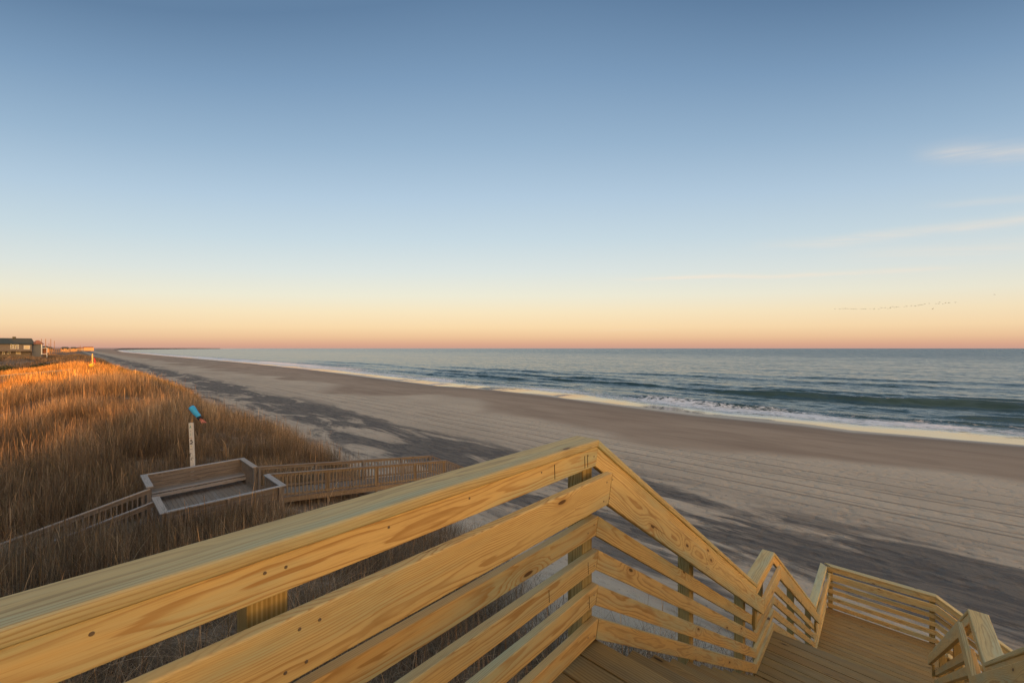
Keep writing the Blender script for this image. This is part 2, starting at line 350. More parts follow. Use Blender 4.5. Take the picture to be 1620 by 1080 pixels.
def sand_mat():
    m, N, b, o = new_mat('beach_sand')
    co = N.n('ShaderNodeTexCoord').outputs['Object']; x, y, z = N.sep(co)
    big = N.noise(N.comb(N.m('MULTIPLY', x, 0.05), N.m('MULTIPLY', y, 0.14), 0), 1.0, 5, 0.6)
    st = N.noise(N.comb(N.m('MULTIPLY', x, 0.085), N.m('MULTIPLY', y, 0.36), 0), 1.0, 7, 0.64, 0.9)
    st2 = N.noise(N.comb(N.m('MULTIPLY', x, 0.42), N.m('MULTIPLY', y, 1.9), 4.0), 1.0, 6, 0.7, 0.8)
    fine = N.noise(co, 9.0, 5, 0.7)
    yw = N.m('ADD', y, N.m('MULTIPLY', N.m('SUBTRACT', big, 0.5), 9.0))
    dry = N.mix(fine, (0.36, 0.305, 0.238, 1), (0.455, 0.39, 0.31, 1))
    dry = N.mix(N.ss(big, 0.35, 0.7), dry, (0.335, 0.285, 0.225, 1))
    # heavy-mineral streaks on the upper beach
    band = N.m('MULTIPLY', N.ss(yw, 11.0, 15.0), N.m('SUBTRACT', 1.0, N.ss(yw, 23.0, 28.0)))
    core = N.m('MULTIPLY', N.m('MULTIPLY', N.ss(yw, 17.0, 20.0), N.m('SUBTRACT', 1.0, N.ss(yw, 22.5, 26.0))), N.m('MULTIPLY', N.ss(N.noise(N.comb(N.m('MULTIPLY', x, 0.045), N.m('MULTIPLY', y, 0.10), 6.0), 1.0, 3), 0.36, 0.62), 0.17))
    dk = N.m('ADD', N.m('MULTIPLY', N.ss(N.m('ADD', st, core), 0.43, 0.575), 0.85), N.m('MULTIPLY', N.m('MULTIPLY', N.ss(st2, 0.45, 0.66), N.ss(st, 0.3, 0.5)), 0.45), clamp=True)
    dk = N.m('MULTIPLY', dk, band)
    c = N.mix(N.m('MULTIPLY', dk, 0.92), dry, (0.058, 0.056, 0.058, 1))
    # wheel tracks, parallel to the shore
    wob = N.m('MULTIPLY', N.m('SUBTRACT', N.noise(N.comb(N.m('MULTIPLY', x, 0.03), 0, 0), 1.0, 2), 0.5), 1.6)
    yt = N.m('ADD', y, wob); tr = None
    for k, (c0, wd, am) in enumerate(((26.6, .09, .6), (28.4, .10, 1.0), (29.0, .07, .6), (30.5, .10, .9), (32.3, .09, .8), (32.9, .08, .6), (34.6, .09, .8), (36.6, .08, .4))):
        q = N.m('ABSOLUTE', N.m('SUBTRACT', yt, c0)); q = N.m('MULTIPLY', N.m('SUBTRACT', 1.0, N.ss(q, wd * 0.5, wd * 1.5)), am)
        tr = q if tr is None else N.m('MAXIMUM', tr, q)
    tr = N.m('MULTIPLY', tr, N.ss(N.noise(N.comb(N.m('MULTIPLY', x, 0.22), N.m('MULTIPLY', y, 0.9), 9.0), 1.0, 3), 0.28, 0.55))
    c = N.mix(N.m('MULTIPLY', tr, 0.55), c, (0.14, 0.115, 0.095, 1))
    # damp sand left by the last tide, scalloped upper edge
    cusp = N.noise(N.comb(N.m('MULTIPLY', x, 0.028), N.m('MULTIPLY', y, 0.02), 2.0), 1.0, 3, 0.5)
    yd = N.m('ADD', y, N.m('ADD', N.m('MULTIPLY', N.m('SUBTRACT', cusp, 0.5), 52.0), N.m('MULTIPLY', N.m('SUBTRACT', st, 0.5), 2.5)))
    damp = N.ss(yd, 37.0, 42.5)
    wc = N.mix(N.ss(N.m('ADD', N.m('MULTIPLY', st, 0.5), N.m('MULTIPLY', big, 0.5)), 0.36, 0.62), (0.185, 0.125, 0.082, 1), (0.275, 0.205, 0.145, 1))
    c = N.mix(N.m('MULTIPLY', damp, 0.92), c, wc)
    lo = N.m('SUBTRACT', 1.0, N.ss(z, 0.10, 0.62))
    c = N.mix(N.m('MULTIPLY', lo, 0.6), c, (0.125, 0.090, 0.065, 1))
    # litter and roots under the dune plants
    veg = N.n('ShaderNodeAttribute', attribute_name='veg').outputs['Fac']
    vg = N.m('MULTIPLY', veg, N.ss(N.noise(co, 0.9, 5, 0.7), 0.28, 0.5))
    c = N.mix(N.m('MULTIPLY', vg, 0.85), c, N.mix(fine, (0.050, 0.032, 0.018, 1), (0.135, 0.088, 0.048, 1)))
    speck = N.m('MULTIPLY', N.ss(N.noise(co, 5.5, 2, 0.5), 0.69, 0.74), N.m('SUBTRACT', 1.0, N.ss(y, 24, 32)))
    c = N.mix(N.m('MULTIPLY', speck, 0.7), c, (0.07, 0.06, 0.055, 1))
    N.set(b.inputs['Base Color'], c)
    N.set(b.inputs['Roughness'], N.m('SUBTRACT', 0.9, N.m('ADD', N.m('MULTIPLY', damp, 0.12), N.m('MULTIPLY', N.m('SUBTRACT', 1.0, N.ss(z, 0.03, 0.22)), 0.5))))
    b.inputs['Specular IOR Level'].default_value = 0.3
    vf = N.n('ShaderNodeTexVoronoi', feature='SMOOTH_F1'); N.set(vf.inputs['Vector'], N.v('ADD', co, N.comb(0, N.m('MULTIPLY', fine, 0.5), 0))); vf.inputs['Scale'].default_value = 1.7
    foot = N.m('ADD', N.m('MULTIPLY', N.ss(vf.outputs['Distance'], 0.02, 0.45), 0.8), N.noise(co, 2.6, 5, 0.65))
    bs = N.m('MULTIPLY', N.m('SUBTRACT', 1.0, N.m('MULTIPLY', damp, 0.85)), 1.0)
    hh = N.m('ADD', N.m('MULTIPLY', foot, 0.5), N.m('ADD', N.m('MULTIPLY', fine, 0.25), N.m('ADD', N.m('MULTIPLY', st2, 0.18), N.m('MULTIPLY', tr, -1.0))))
    N.set(b.inputs['Normal'], N.bump(hh, N.m('MULTIPLY', bs, 0.9), 0.17))
    return m
gp = warp(-9000, 600, -60, 24, 0.34, 1.06); gs = warp(-2500, 140, -14, 28, 0.34, 1.06)
V, F = grid_mesh(gp, gs, height)
def veg_edge(p): return 11.2 + 3.0 * fbm(p / 6.0, p * 0 + 9.1, 3, 61) - 2.0 * (1 - smooth(-p, 3, 16)) + 1.2 * np.exp(-((p + 33) / 9.0) ** 2) - 3.2 * np.exp(-((p + 54) / 6.0) ** 2)
def veg_density(p, s):
    e = veg_edge(p); soft_ = np.where(p > -14, 3.4, 1.2)
    return 1 - smooth(s, e - soft_, e + 0.7)
veg = veg_density(V[:, 0], V[:, 1])
ground = place(bpy.data.objects.new('sand', mesh_np('sand', V, F, sand_mat(), True, {'veg': ('FLOAT', veg)})), Matrix.Identity(4))
tag(ground, 'sandy beach and dune ground with dark mineral streaks and wheel tracks', 'beach', kind='structure')

# ------------------------------------------------------------------ sea
CR = [  # breaking or rolling crests: (metres beyond the waterline, p centre, half length, height, width)
    (10.5, -24, 15, .75, 1.6), (12.5, 4, 14, .30, 1.6), (17, 26, 22, 1.0, 2.2), (34, 12, 48, 1.25, 2.6), (47, -4, 60, .45, 3.2),
    (10.5, -92, 26, .40, 1.6), (15, -70, 20, .30, 1.8), (24, -110, 40, .95, 2.6), (31, -62, 24, .65, 2.2), (58, -120, 50, .7, 3.4), (24, -20, 18, .30, 2.0),
    (14, -175, 40, .5, 2.0), (13, -290, 60, .55, 2.2), (30, -230, 60, .6, 2.8), (16, -460, 90, .6, 2.6), (75, -40, 70, .5, 4.0), (100, 20, 80, .5, 4.5), (20, -36, 16, .22, 1.6),
    (20, -140, 45, .6, 1.8), (38, -150, 50, .65, 2.4), (22, -240, 60, .6, 2.0), (44, -260, 70, .7, 2.6), (27, 36, 24, .6, 2.0), (42, -90, 34, .6, 2.2)]
def sea_fields(p, s):
    o = s - shore(np.clip(p, -1500, 400)) - np.where(p < -1500, shore(p) - 84, 0)
    z = np.zeros_like(p); foam = np.zeros_like(p); face = np.zeros_like(p)
    jag = 1.2 * fbm(p / 7.0, p * 0, 3, 3) + 5.0 * fbm(p / 42.0, p * 0 + 1, 2, 8)
    for k, (off, pc, hl_, h, w) in enumerate(CR):
        q = (o - off - jag * 0.55 - 0.035 * (p - pc)) / w
        along = np.exp(-((p - pc) / hl_) ** 4)
        prof = np.where(q < 0, np.exp(-(q * 1.7) ** 2), np.exp(-(q * 0.75) ** 2))
        z += h * along * prof
        br = smooth(vnoise(p / 9.0, p * 0 + k, 17 + k), .36, .66) if off > 14 else 1.0
        foam = np.maximum(foam, along * np.exp(-((q - 0.35) / 0.55) ** 2) * br * (0.75 if off > 14 else 0.55))
    bj = 1.6 * fbm(p / 9.0, p * 0 + 4, 3, 13)
    near = np.exp(-((o - 8.2 - bj) / 3.6) ** 2); foam = np.maximum(foam, near * (0.78 + 0.35 * smooth(vnoise(p / 14.0, p * 0, 91), .3, .7)))
    foam = np.maximum(foam, 0.42 * np.exp(-((o - 12 - bj * 2) / 4.5) ** 2))
    far = smooth(-p, 40, 260)
    foam = np.maximum(foam, far * (1.35 * np.exp(-((o - 11 - 4 * bj) / 9.0) ** 2) + 0.6 * np.exp(-((o - 26 - 6 * bj) / 4) ** 2)))
    chop = (fbm(p / 5.0, s / 2.4, 3, 31) * 0.34 + fbm(p / 16.0, s / 6.0, 2, 37) * 0.40) * smooth(o, 5, 22)
    z += chop * (1 - smooth(o, 260, 700))
    z += 0.06 * near + (1 - smooth(o, 2, 9)) * (0.40 * fbm(p / 15.0, p * 0 + 6, 2, 55) + 0.14 * fbm(p / 5.0, p * 0 + 2, 2, 56))
    calm = 1 - smooth(o, 3.2 , 8.0)
    return o, z, np.clip(foam, 0, 1.4), calm
def sea_mat():
    m, N, b, o = new_mat('sea_water')
    co = N.n('ShaderNodeTexCoord').outputs['Object']; x, y, z = N.sep(co)
    fo = N.n('ShaderNodeAttribute', attribute_name='foam').outputs['Fac']; calm = N.n('ShaderNodeAttribute', attribute_name='calm').outputs['Fac']
    n1 = N.noise(N.comb(N.m('MULTIPLY', x, 0.55), N.m('MULTIPLY', y, 1.25), 0), 1.0, 4, 0.62, 0.3)
    n2 = N.noise(N.comb(N.m('MULTIPLY', x, 0.10), N.m('MULTIPLY', y, 0.30), 7.0), 1.0, 4, 0.6, 0.3)
    n3 = N.noise(co, 3.2, 3, 0.6)
    lace = N.noise(N.comb(N.m('MULTIPLY', x, 0.75), N.m('MULTIPLY', y, 1.5), 2.0), 1.0, 6, 0.72, 1.2)
    fm = N.ss(N.m('ADD', fo, N.m('MULTIPLY', N.m('SUBTRACT', lace, 0.5), 3.2)), 0.50, 1.15)
    fm = N.m('MULTIPLY', fm, N.ss(fo, 0.08, 0.3))
    wc = N.mix(N.ss(n2, 0.35, 0.65), (0.011, 0.033, 0.037, 1), (0.018, 0.043, 0.044, 1))
    wc = N.mix(N.m('MULTIPLY', calm, 0.85), wc, (0.20, 0.15, 0.10, 1))
    c = N.mix(fm, wc, (0.60, 0.63, 0.68, 1))
    N.set(b.inputs['Base Color'], c); N.set(b.inputs['IOR'], N.m('ADD', 1.34, N.m('MULTIPLY', calm, 0.9)))
    N.set(b.inputs['Roughness'], N.m('ADD', N.m('MULTIPLY', fm, 0.65), N.m('SUBTRACT', 0.22, N.m('MULTIPLY', calm, 0.16))))
    def nv(sx, sy, det, off):
        nd = N.n('ShaderNodeTexNoise'); N.set(nd.inputs['Vector'], N.comb(N.m('MULTIPLY', x, sx), N.m('MULTIPLY', y, sy), off)); nd.inputs['Scale'].default_value = 1.0
        nd.inputs['Detail'].default_value = det; nd.inputs['Roughness'].default_value = 0.65; nd.inputs['Distortion'].default_value = 0.4
        return N.sep(nd.outputs['Color'])
    a1 = nv(0.42, 1.35, 5, 0.0); a2 = nv(0.09, 0.28, 3, 5.0); a3 = nv(0.012, 0.05, 3, 9.0)
    act = N.m('SUBTRACT', 1.0, N.m('MULTIPLY', calm, 0.97))
    gx = N.m('MULTIPLY', N.m('SUBTRACT', a1[0], 0.5), 0.34)
    gy = N.m('ADD', N.m('MULTIPLY', N.m('SUBTRACT', a1[1], 0.5), 1.25), N.m('ADD', N.m('MULTIPLY', N.m('SUBTRACT', a2[1], 0.5), 0.40), N.m('MULTIPLY', N.m('SUBTRACT', a3[1], 0.5), 0.24)))
    gy = N.m('SUBTRACT', gy, N.m('ADD', 0.035, N.m('MULTIPLY', N.ss(y, 90.0, 900.0), 0.115)))                 # onshore waves show their steeper shoreward faces
    gn = N.n('ShaderNodeNewGeometry').outputs['Normal']
    nn = N.v('NORMALIZE', N.v('ADD', gn, N.comb(N.m('MULTIPLY', gx, act), N.m('ADD', N.m('MULTIPLY', gy, act), N.m('MULTIPLY', calm, 0.042)), 0.0)))   # the wash lies on the sloping sand
    N.set(b.inputs['Normal'], nn)
    return m
gp2 = warp(-60000, 60000, -130, 110, 0.8, 1.07); gs2 = warp(40, 90000, 58, 125, 0.45, 1.05)
V, F = grid_mesh(gp2, gs2, lambda p, s: p * 0)
o_, z_, foam_, calm_ = sea_fields(V[:, 0], V[:, 1]); V[:, 2] = z_
sea = place(bpy.data.objects.new('sea', mesh_np('sea', V, F, sea_mat(), True, {'foam': ('FLOAT', foam_), 'calm': ('FLOAT', calm_)})), Matrix.Identity(4))
tag(sea, 'calm green grey sea with low rollers and a strip of white foam', 'sea', kind='structure')

# ------------------------------------------------------------------ the new beach stairway
XL, XR = -1.053, 0.593                       # inner edges of the cap boards
H = 0.46
D_DECK1, D_DECK2, D_DECK3 = 3.20 * H, 7.90 * H, 13.60 * H
Y0, Y1, Y2, Y3, Y4, Y5 = -2.2, 3.858 * H, 11.2 * H, 13.25 * H, 22.16 * H, 12.35
CAPD = 0.988 * H                             # cap top below eye on the first landing
OFF = D_DECK1 - CAPD                         # rail height
stair = empty('beach_stairway', (0, Y1, ZC - D_DECK1))
tag(stair, 'new yellow pine stairway with slatted railings zigzagging down to the beach', 'stairway')

def railing(pts, inward, ext0=None, ext1=None, posts=(), group_end=True):
    """pts: polyline of the cap's inner top edge; inward: unit vector from the rail to the walkway. Builds cap, band, handrail, slats mitred at each fold."""
    inw = Vector(inward); pts = [Vector(q) for q in pts]
    dirs = [(pts[i + 1] - pts[i]).normalized() for i in range(len(pts) - 1)]
    def cut(i):
        if i == 0: return None
        if i == len(pts) - 1: return None
        return (dirs[i - 1] + dirs[i]).normalized()
    def run(name, w, t, vert_off, back, mat, flat=False, r=0.004, only=None, trim=None):
        for i, dv in enumerate(dirs):
            if only is not None and i not in only: continue
            A = pts[i] - inw * back + Vector((0, 0, -vert_off)); B = pts[i + 1] - inw * back + Vector((0, 0, -vert_off))
            nA, nB = cut(i), cut(i + 1)
            jit = Vector((random.uniform(-1, 1) * .0012, random.uniform(-1, 1) * .0012, random.uniform(-1, 1) * .0015)); A += jit; B += jit + Vector((0, 0, random.uniform(-1, 1) * .0015))
            if nA is not None: A += dv * random.uniform(.0006, .0016)
            if nB is not None: B -= dv * random.uniform(.0006, .0016)
            if nA is None and ext0 is not None and i == 0: nA = ext0
            if nB is None and ext1 is not None and i == len(dirs) - 1: nB = ext1
            up = inw.cross(dv)
            if up.z < 0: up = -up
            board(name, stair, A, B, w, t, inw if flat else up, mat, nA, nB, r, 3 if flat else 2)
    run('cap_rail', 0.142, 0.036, 0.018, 0.071, PINECAP, flat=True, r=0.009)
    run('band_rail', 0.094, 0.038, 0.036 + 0.0475 + 0.001, 0.010 + 0.019, PINE)
    run('handrail', 0.145, 0.038, (1.488 - 0.988) * H, -0.064 + 0.019, PINE, r=0.005)
    for c0 in (1.930, 2.300, 2.678, 3.050):
        run('slat', 0.0895, 0.038, (c0 - 0.988) * H, 0.010 + 0.019, PINE)
    def cap_at(q):                               # cap-top height at distance along plan of the polyline
        L = 0
        for i, dv in enumerate(dirs):
            l = (pts[i + 1] - pts[i]).xy.length
            if q <= L + l or i == len(dirs) - 1:
                return pts[i].lerp(pts[i + 1], (q - L) / l)
            L += l
    for q in posts:
        c_ = cap_at(q); ctr = c_ - inw * (0.010 + 0.038 + 0.0445 + 0.001)
        dx_ = abs(dirs[0].xy.normalized().x)
        zg = float(height(ctr.x, ctr.y)) - 0.4
        slope = max(abs(dv.z / dv.xy.length) for dv in dirs)
        top = c_.z - 0.037 - 0.005
        # sloping rails carry the posts below the lower side of the cap
        for i, dv in enumerate(dirs):
            pass
        mb = MB(); mb.prism((ctr.x, ctr.y, top - post_drop(c_, pts, dirs)), (ctr.x, ctr.y, zg), 0.089, 0.089, dirs[0].xy.normalized().to_3d(), None, None, 0.004)
        mb.obj('post', POSTW, stair, frame((ctr.x, ctr.y, top), (ctr.x, ctr.y, zg), dirs[0].xy.normalized().to_3d()))
        blk = c_ + inw * (-0.010 + 0.036); blk.z = c_.z - (1.488 - 0.988) * H
        if q > 0.5:
            mb = MB(); mb.prism((blk.x, blk.y, blk.z + 0.055 - 0.09), (blk.x, blk.y, blk.z - 0.165), 0.089, 0.070, dirs[0].xy.normalized().to_3d(), None, None, 0.003)
def post_drop(c_, pts, dirs):
    for i, dv in enumerate(dirs):
        a, b_ = pts[i], pts[i + 1]
        s0 = (c_ - a).xy.dot(dv.xy.normalized())
        if -1e-6 <= s0 <= (b_ - a).xy.length + 1e-6 and abs(dv.z) > 0.1:
            return 0.05 + 0.008
    return 0.0
capd = {0: D_DECK1 - OFF, 1: D_DECK2 - OFF, 2: D_DECK3 - OFF}
c1, c2, c3 = capd[0], capd[1], capd[2]
LP = [P(XL, Y0, c1), P(XL, Y1, c1), P(XL, Y2, c2), P(XL, Y3, c2), P(XL, Y4, c3), P(XL, Y5, c3)]
RP = [P(XR, Y0, c1), P(XR, Y1, c1), P(XR, Y2, c2), P(XR, Y3, c2), P(XR, Y4, c3)]
rel = lambda *ys: [y - Y0 for y in ys]
mit = Vector((1, 1, 0)).normalized()
railing(LP, (1, 0, 0), None, mit, rel(-1.16, 0.318, 1.745, 3.22, 4.79, 5.62, 7.87, 9.85, 11.3))
railing(RP, (-1, 0, 0), None, None, rel(-1.16, 0.318, 1.745, 3.22, 4.79, 5.62, 7.87, 9.85))
# cross rail at the seaward end of the lower landing, then the last flight turns along the beach
X6 = 0.76; RUN3 = 10 * 0.281; DROP3 = 10 * 0.178
c4 = c3 + DROP3
railing([P(XL, Y5, c3), P(X6, Y5, c3), P(X6 + RUN3, Y5, c4)], (0, -1, 0), mit, None, [0.05, X6 - XL - 0.05, X6 - XL + 1.4, X6 - XL + 2.75])
railing([P(X6, Y4 + 0.05, c3), P(X6 + RUN3, Y4 + 0.05, c4)], (0, 1, 0), None, None, [0.05, 1.4, 2.75])

# spacer blocks that carry the inboard handrail
for X, sg in ((XL, 1), (XR, -1)):
    for (y, cdp, lo_) in ((0.318, c1, .06), (1.68, c1, .05), (3.22, c1 + (3.22 - Y1) / (Y2 - Y1) * (c2 - c1), .04), (4.98, c2 - 0.03, .19), (7.87, c2 + (7.87 - Y3) / (Y4 - Y3) * (c3 - c2), .04), (10.04, c3 - 0.02, .19)):
        z0 = ZC - cdp - 0.5 * H
        x = X + sg * 0.0075 - 0.0
        board('spacer_block', stair, (X + sg * 0.0075, y, z0 + 0.03), (X + sg * 0.0075, y, z0 - lo_), 0.085, 0.032, (0, 1, 0), POSTW, None, None, 0.003)

# decks, treads, stringers
def deck(y0, y1, x0, x1, dep, name='deck'):
    mb = MB(); y = y1
    while y > y0 + 0.03:
        b_ = max(y0, y - 0.1365)
        mb.prism((x0, (y + b_) / 2, ZC - dep - 0.0175), (x1, (y + b_) / 2, ZC - dep - 0.0175 + random.uniform(-.001, .001)), y - b_, 0.035, (0, 1, 0), None, None, 0.004)
        y = b_ - 0.0085
    return mb.obj(name, PINEDECK, stair, Matrix.Translation(((x0), (y0 + y1) / 2, ZC - dep)))
xa, xb = XL - 0.045, XR + 0.045
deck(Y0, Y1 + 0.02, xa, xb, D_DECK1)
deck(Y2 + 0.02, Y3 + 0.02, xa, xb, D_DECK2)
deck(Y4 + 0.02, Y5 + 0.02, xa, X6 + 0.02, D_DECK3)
def flight(a0, a1, d0, d1, n, lo, hi, along_x=False):
    rise = (d1 - d0) / n; run_ = (a1 - a0) / n
    for k in range(1, n):
        dep = d0 + rise * k; y0 = a0 + run_ * (k - 1) + 0.005; mb = MB()
        for j in range(2):
            yy = y0 + 0.07 + j * 0.1435
            A = (lo, yy, ZC - dep - 0.0175); B = (hi, yy, ZC - dep - 0.0175); sd_ = (0, 1, 0)
            if along_x: A = (yy, lo, ZC - dep - 0.0175); B = (yy, hi, ZC - dep - 0.0175); sd_ = (1, 0, 0)
            mb.prism(A, B, 0.138, 0.035, sd_, None, None, 0.004)
        M = Matrix.Translation((lo, y0, ZC - dep)) if not along_x else frame((y0, lo, ZC - dep), (y0, hi, ZC - dep), (1, 0, 0))
        mb.obj('tread', PINEDECK, stair, M)
    for q in (lo + 0.10, (lo + hi) / 2, hi - 0.10):
        A = (q, a0, ZC - d0 - 0.23); B = (q, a1, ZC - d1 - 0.23)
        if along_x: A = (a0, q, ZC - d0 - 0.23); B = (a1, q, ZC - d1 - 0.23)
        board('stringer', stair, A, B, 0.20, 0.038, (0, 0, 1), PINEDECK, None, None, 0.003)
xt0, xt1 = XL + 0.03, XR - 0.03
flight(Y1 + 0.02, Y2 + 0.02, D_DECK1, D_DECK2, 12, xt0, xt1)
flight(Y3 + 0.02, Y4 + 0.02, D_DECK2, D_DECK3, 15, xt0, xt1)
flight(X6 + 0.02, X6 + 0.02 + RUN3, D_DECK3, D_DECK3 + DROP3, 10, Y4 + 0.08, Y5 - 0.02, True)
for (y, dep, x1) in ((Y0 + .1, D_DECK1, xb), (Y1 - .03, D_DECK1, xb), (Y2 + .06, D_DECK2, xb), (Y3 - .03, D_DECK2, xb), (Y4 + .06, D_DECK3, X6), (Y5 - .04, D_DECK3, X6)):
    board('joist', stair, (xa, y, ZC - dep - 0.035 - 0.094), (x1, y, ZC - dep - 0.035 - 0.094), 0.184, 0.038, (0, 0, 1), PINEDECK)

# screw heads on the near boards
scr = MB(); scr.tube([(0, 0, 0), (0, 0, 0.0012)], [0.0042, 0.0036], 10)
sme = None
def screw(x, y, dep):
    global sme
    M = Matrix.Translation((x, y, ZC - dep)) @ Matrix.Rotation(math.radians(90), 4, 'Y')
    if sme is None:
        inv = M; sme = bpy.data.meshes.new('screw'); sme.from_pydata(scr.v, [], scr.f); sme.materials.append(STEEL)
    place(bpy.data.objects.new('screw', sme), M, stair)
for y in (0.30, 0.345, 1.69, 1.745):
    for c0 in (1.930, 2.300, 2.678, 3.050):
        screw(XL - 0.010 , y, c0 * H + random.uniform(-.02, .02))
    screw(XL - 0.010, y, 1.10 * H + random.uniform(0, .03)); screw(XL + 0.064, y + .05, 1.40 * H); screw(XL + 0.064, y + .02, 1.58 * H)
PENCIL = plain('pencil', (0.05, 0.04, 0.03), 0.8, 0.1, 5)
for (y, c0, c1_) in ((1.42, 1.10, 1.24), (1.66, 1.12, 1.25), (1.685, 1.12, 1.25), (1.69, 2.25, 2.38), (1.70, 2.62, 2.75), (1.38, 2.25, 2.37)):
    board('pencil_mark', stair, (XL - 0.0101, y, ZC - c0 * H), (XL - 0.0101, y + .003, ZC - c1_ * H), 0.0035, 0.0012, (0, 1, 0), PENCIL, None, None, 0)
for (ps, q0, q1, ca, cb) in (((3.20, 3.245, 4.77, 4.81), Y1, Y2, c1, c2), ((5.60, 5.64), Y2, Y3, c2, c2), ((7.85, 7.89, 9.83, 9.87), Y3, Y4, c2, c3)):
    for y in ps:
        dcap = ca + (cb - ca) * (y - q0) / (q1 - q0) - c1
        for c0 in (1.930, 2.300, 2.678, 3.050): screw(XL - 0.010, y, c0 * H + dcap + random.uniform(-.02, .02))
        screw(XL - 0.010, y, 1.10 * H + dcap + random.uniform(0, .04)); screw(XL + 0.064, y, 1.42 * H + dcap); screw(XL + 0.064, y, 1.56 * H + dcap)
for y in (-.9, -.4, 0.02, 0.62, 0.93, 1.33): screw(XL - 0.010, y, 1.13 * H)

# ------------------------------------------------------------------ the old boardwalk with benches
ob = empty('old_boardwalk', (-19, 3.4, ZC - 6.0))
tag(ob, 'weathered grey boardwalk platform with built in bench and picket railed ramp', 'boardwalk')
DEP = 5.06                                   # platform rail top below eye
RH = 0.98; DK = DEP + RH
bx0, bx1 = -21.75, -16.35; by0, by1 = 1.85, 5.2; gx0, gx1 = -19.72, -18.25
mb = MB()
yy = by0
while yy < by1 - 0.02:
    mb.prism((bx0 + .1, yy + 0.07, ZC - DK - 0.02), (bx1 - .1, yy + 0.07, ZC - DK - 0.02), 0.135, 0.036, (0, 1, 0), None, None, 0.003); yy += 0.143
mb.obj('deck', OLD, ob, Matrix.Translation((bx0, by0, ZC - DK)))
def cap(A, B, mat=OLDTOP, w=0.15, t=0.04): return board('cap_rail', ob, A, B, w, t, Vector((0, 0, 1)).cross((Vector(B) - Vector(A))), mat, None, None, 0.005)
def opost(x, y, top, bot, mat=OLD, s=0.10): return board('post', ob, (x, y, ZC - top), (x, y, ZC - bot), s, s, (0, 1, 0), mat, None, None, 0.004)
# bench walls along both long sides: closed backrests of horizontal planks, seats inside
for bx, sg in ((bx0, 1), (bx1, -1)):
    cap(P(bx, by0 - 0.1, DEP), P(bx, by1 + 0.1, DEP))
    for k in range(4 if sg > 0 else 6):
        z = DEP + 0.03 + 0.07 + k * 0.157
        board('bench_back' if k < 4 else 'skirt_board', ob, P(bx + sg * (0.03 + 0.02 * k * (sg > 0)), by0, z + 0.005), P(bx + sg * (0.03 + 0.02 * k * (sg > 0)), by1, z + 0.005), 0.143, 0.036, (0, 0, 1), OLD, None, None, 0.003)
    for k in range(4):
        board('bench_seat', ob, P(bx + sg * (0.20 + 0.145 * k), by0 + 0.03, DEP + 0.61), P(bx + sg * (0.20 + 0.145 * k), by1 - 0.03, DEP + 0.61), 0.138, 0.04, (1, 0, 0), OLD if k < 3 else OLDTOP, None, None, 0.004)
    board('seat_front', ob, P(bx + sg * 0.745, by0 + 0.03, DEP + 0.72), P(bx + sg * 0.745, by1 - 0.03, DEP + 0.72), 0.135, 0.036, (0, 0, 1), OLDTOP, None, None, 0.004)
    for y in (by0 + 0.1, (by0 + by1) / 2, by1 - 0.1): opost(bx - sg * 0.05, y, DEP + 0.02, DK + 1.6)
# short end walls with pickets
for (xA, xB) in ((bx0, gx0), (gx1, bx1)):
    for y in (by0, by1):
        cap(P(xA, y, DEP - 0.002), P(xB, y, DEP - 0.002), OLDTOP, 0.20)
        opost(xA + 0.05, y, DEP + 0.02, DK + 1.4); opost(xB - 0.05, y, DEP + 0.02, DK + 1.4)
        n = int((xB - xA) / 0.12)
        pk = MB()
        for k in range(1, n):
            x = xA + (xB - xA) * k / n
            pk.prism(P(x, y, DEP + 0.03), P(x, y, DK - 0.02), 0.038, 0.036, (1, 0, 0))
        pk.obj('pickets', OLD, ob)
        board('bottom_rail', ob, P(xA, y, DK - 0.06), P(xB, y, DK - 0.06), 0.09, 0.03, (0, 0, 1), OLD)
board('skirt_board', ob, P(bx1 + .02, by0, DK + 0.10), P(bx1 + .02, by1, DK + 0.10), 0.19, 0.036, (0, 0, 1), OLD)
# ramp seaward, falling gently, then a last steep stretch to the sand
ramp_y1 = 14.2; fall = 0.139
yA, yB = by1 + 0.05, ramp_y1
dA, dB = DEP, DEP + fall * (yB - yA)
balmesh = None
def rail_run(x, a, b_, da, db, mat, n, posts, capmat=OLDTOP):
    global balmesh
    cap(P(x, a, da), P(x, b_, db), capmat, 0.14)
    board('top_rail', ob, P(x, a, da + 0.075), P(x, b_, db + 0.075), 0.09, 0.036, (0, 0, 1), mat)
    board('bottom_rail', ob, P(x, a, da + 0.88), P(x, b_, db + 0.88), 0.09, 0.036, (0, 0, 1), mat)
    board('mid_rail', ob, P(x + .02, a, da + 0.50), P(x + .02, b_, db + 0.50), 0.05, 0.03, (0, 0, 1), mat) if False else None
    if balmesh is None:
        q = MB(); q.prism((0, 0, 0), (0, 0, -0.92), 0.042, 0.036, (0, 1, 0), None, None, 0.003)
        balmesh = bpy.data.meshes.new('baluster'); balmesh.from_pydata(q.v, [], q.f); balmesh.materials.append(OLDWARM)
    for k in range(n):
        u = (k + 0.5) / n
        place(bpy.data.objects.new('baluster', balmesh), Matrix.Translation(P(x + 0.038 * (1 if x > -19 else -1), a + (b_ - a) * u, da + (db - da) * u + 0.03)), ob)
    for u in posts:
        dd = da + (db - da) * u; opost(x - 0.068 * (1 if x > -19 else -1), a + (b_ - a) * u, dd - 0.0 + 0.03, dd + 2.6, mat)
rail_run(gx0, yA, yB, dA, dB, OLD, 50, (0.01, 0.27, 0.53, 0.78, 0.99), OLD)
rail_run(gx1, yA, yB, dA, dB, OLDWARM, 57, (0.01, 0.27, 0.53, 0.78, 0.99), OLD)
mb = MB(); k = 0; yy = yA + 0.02
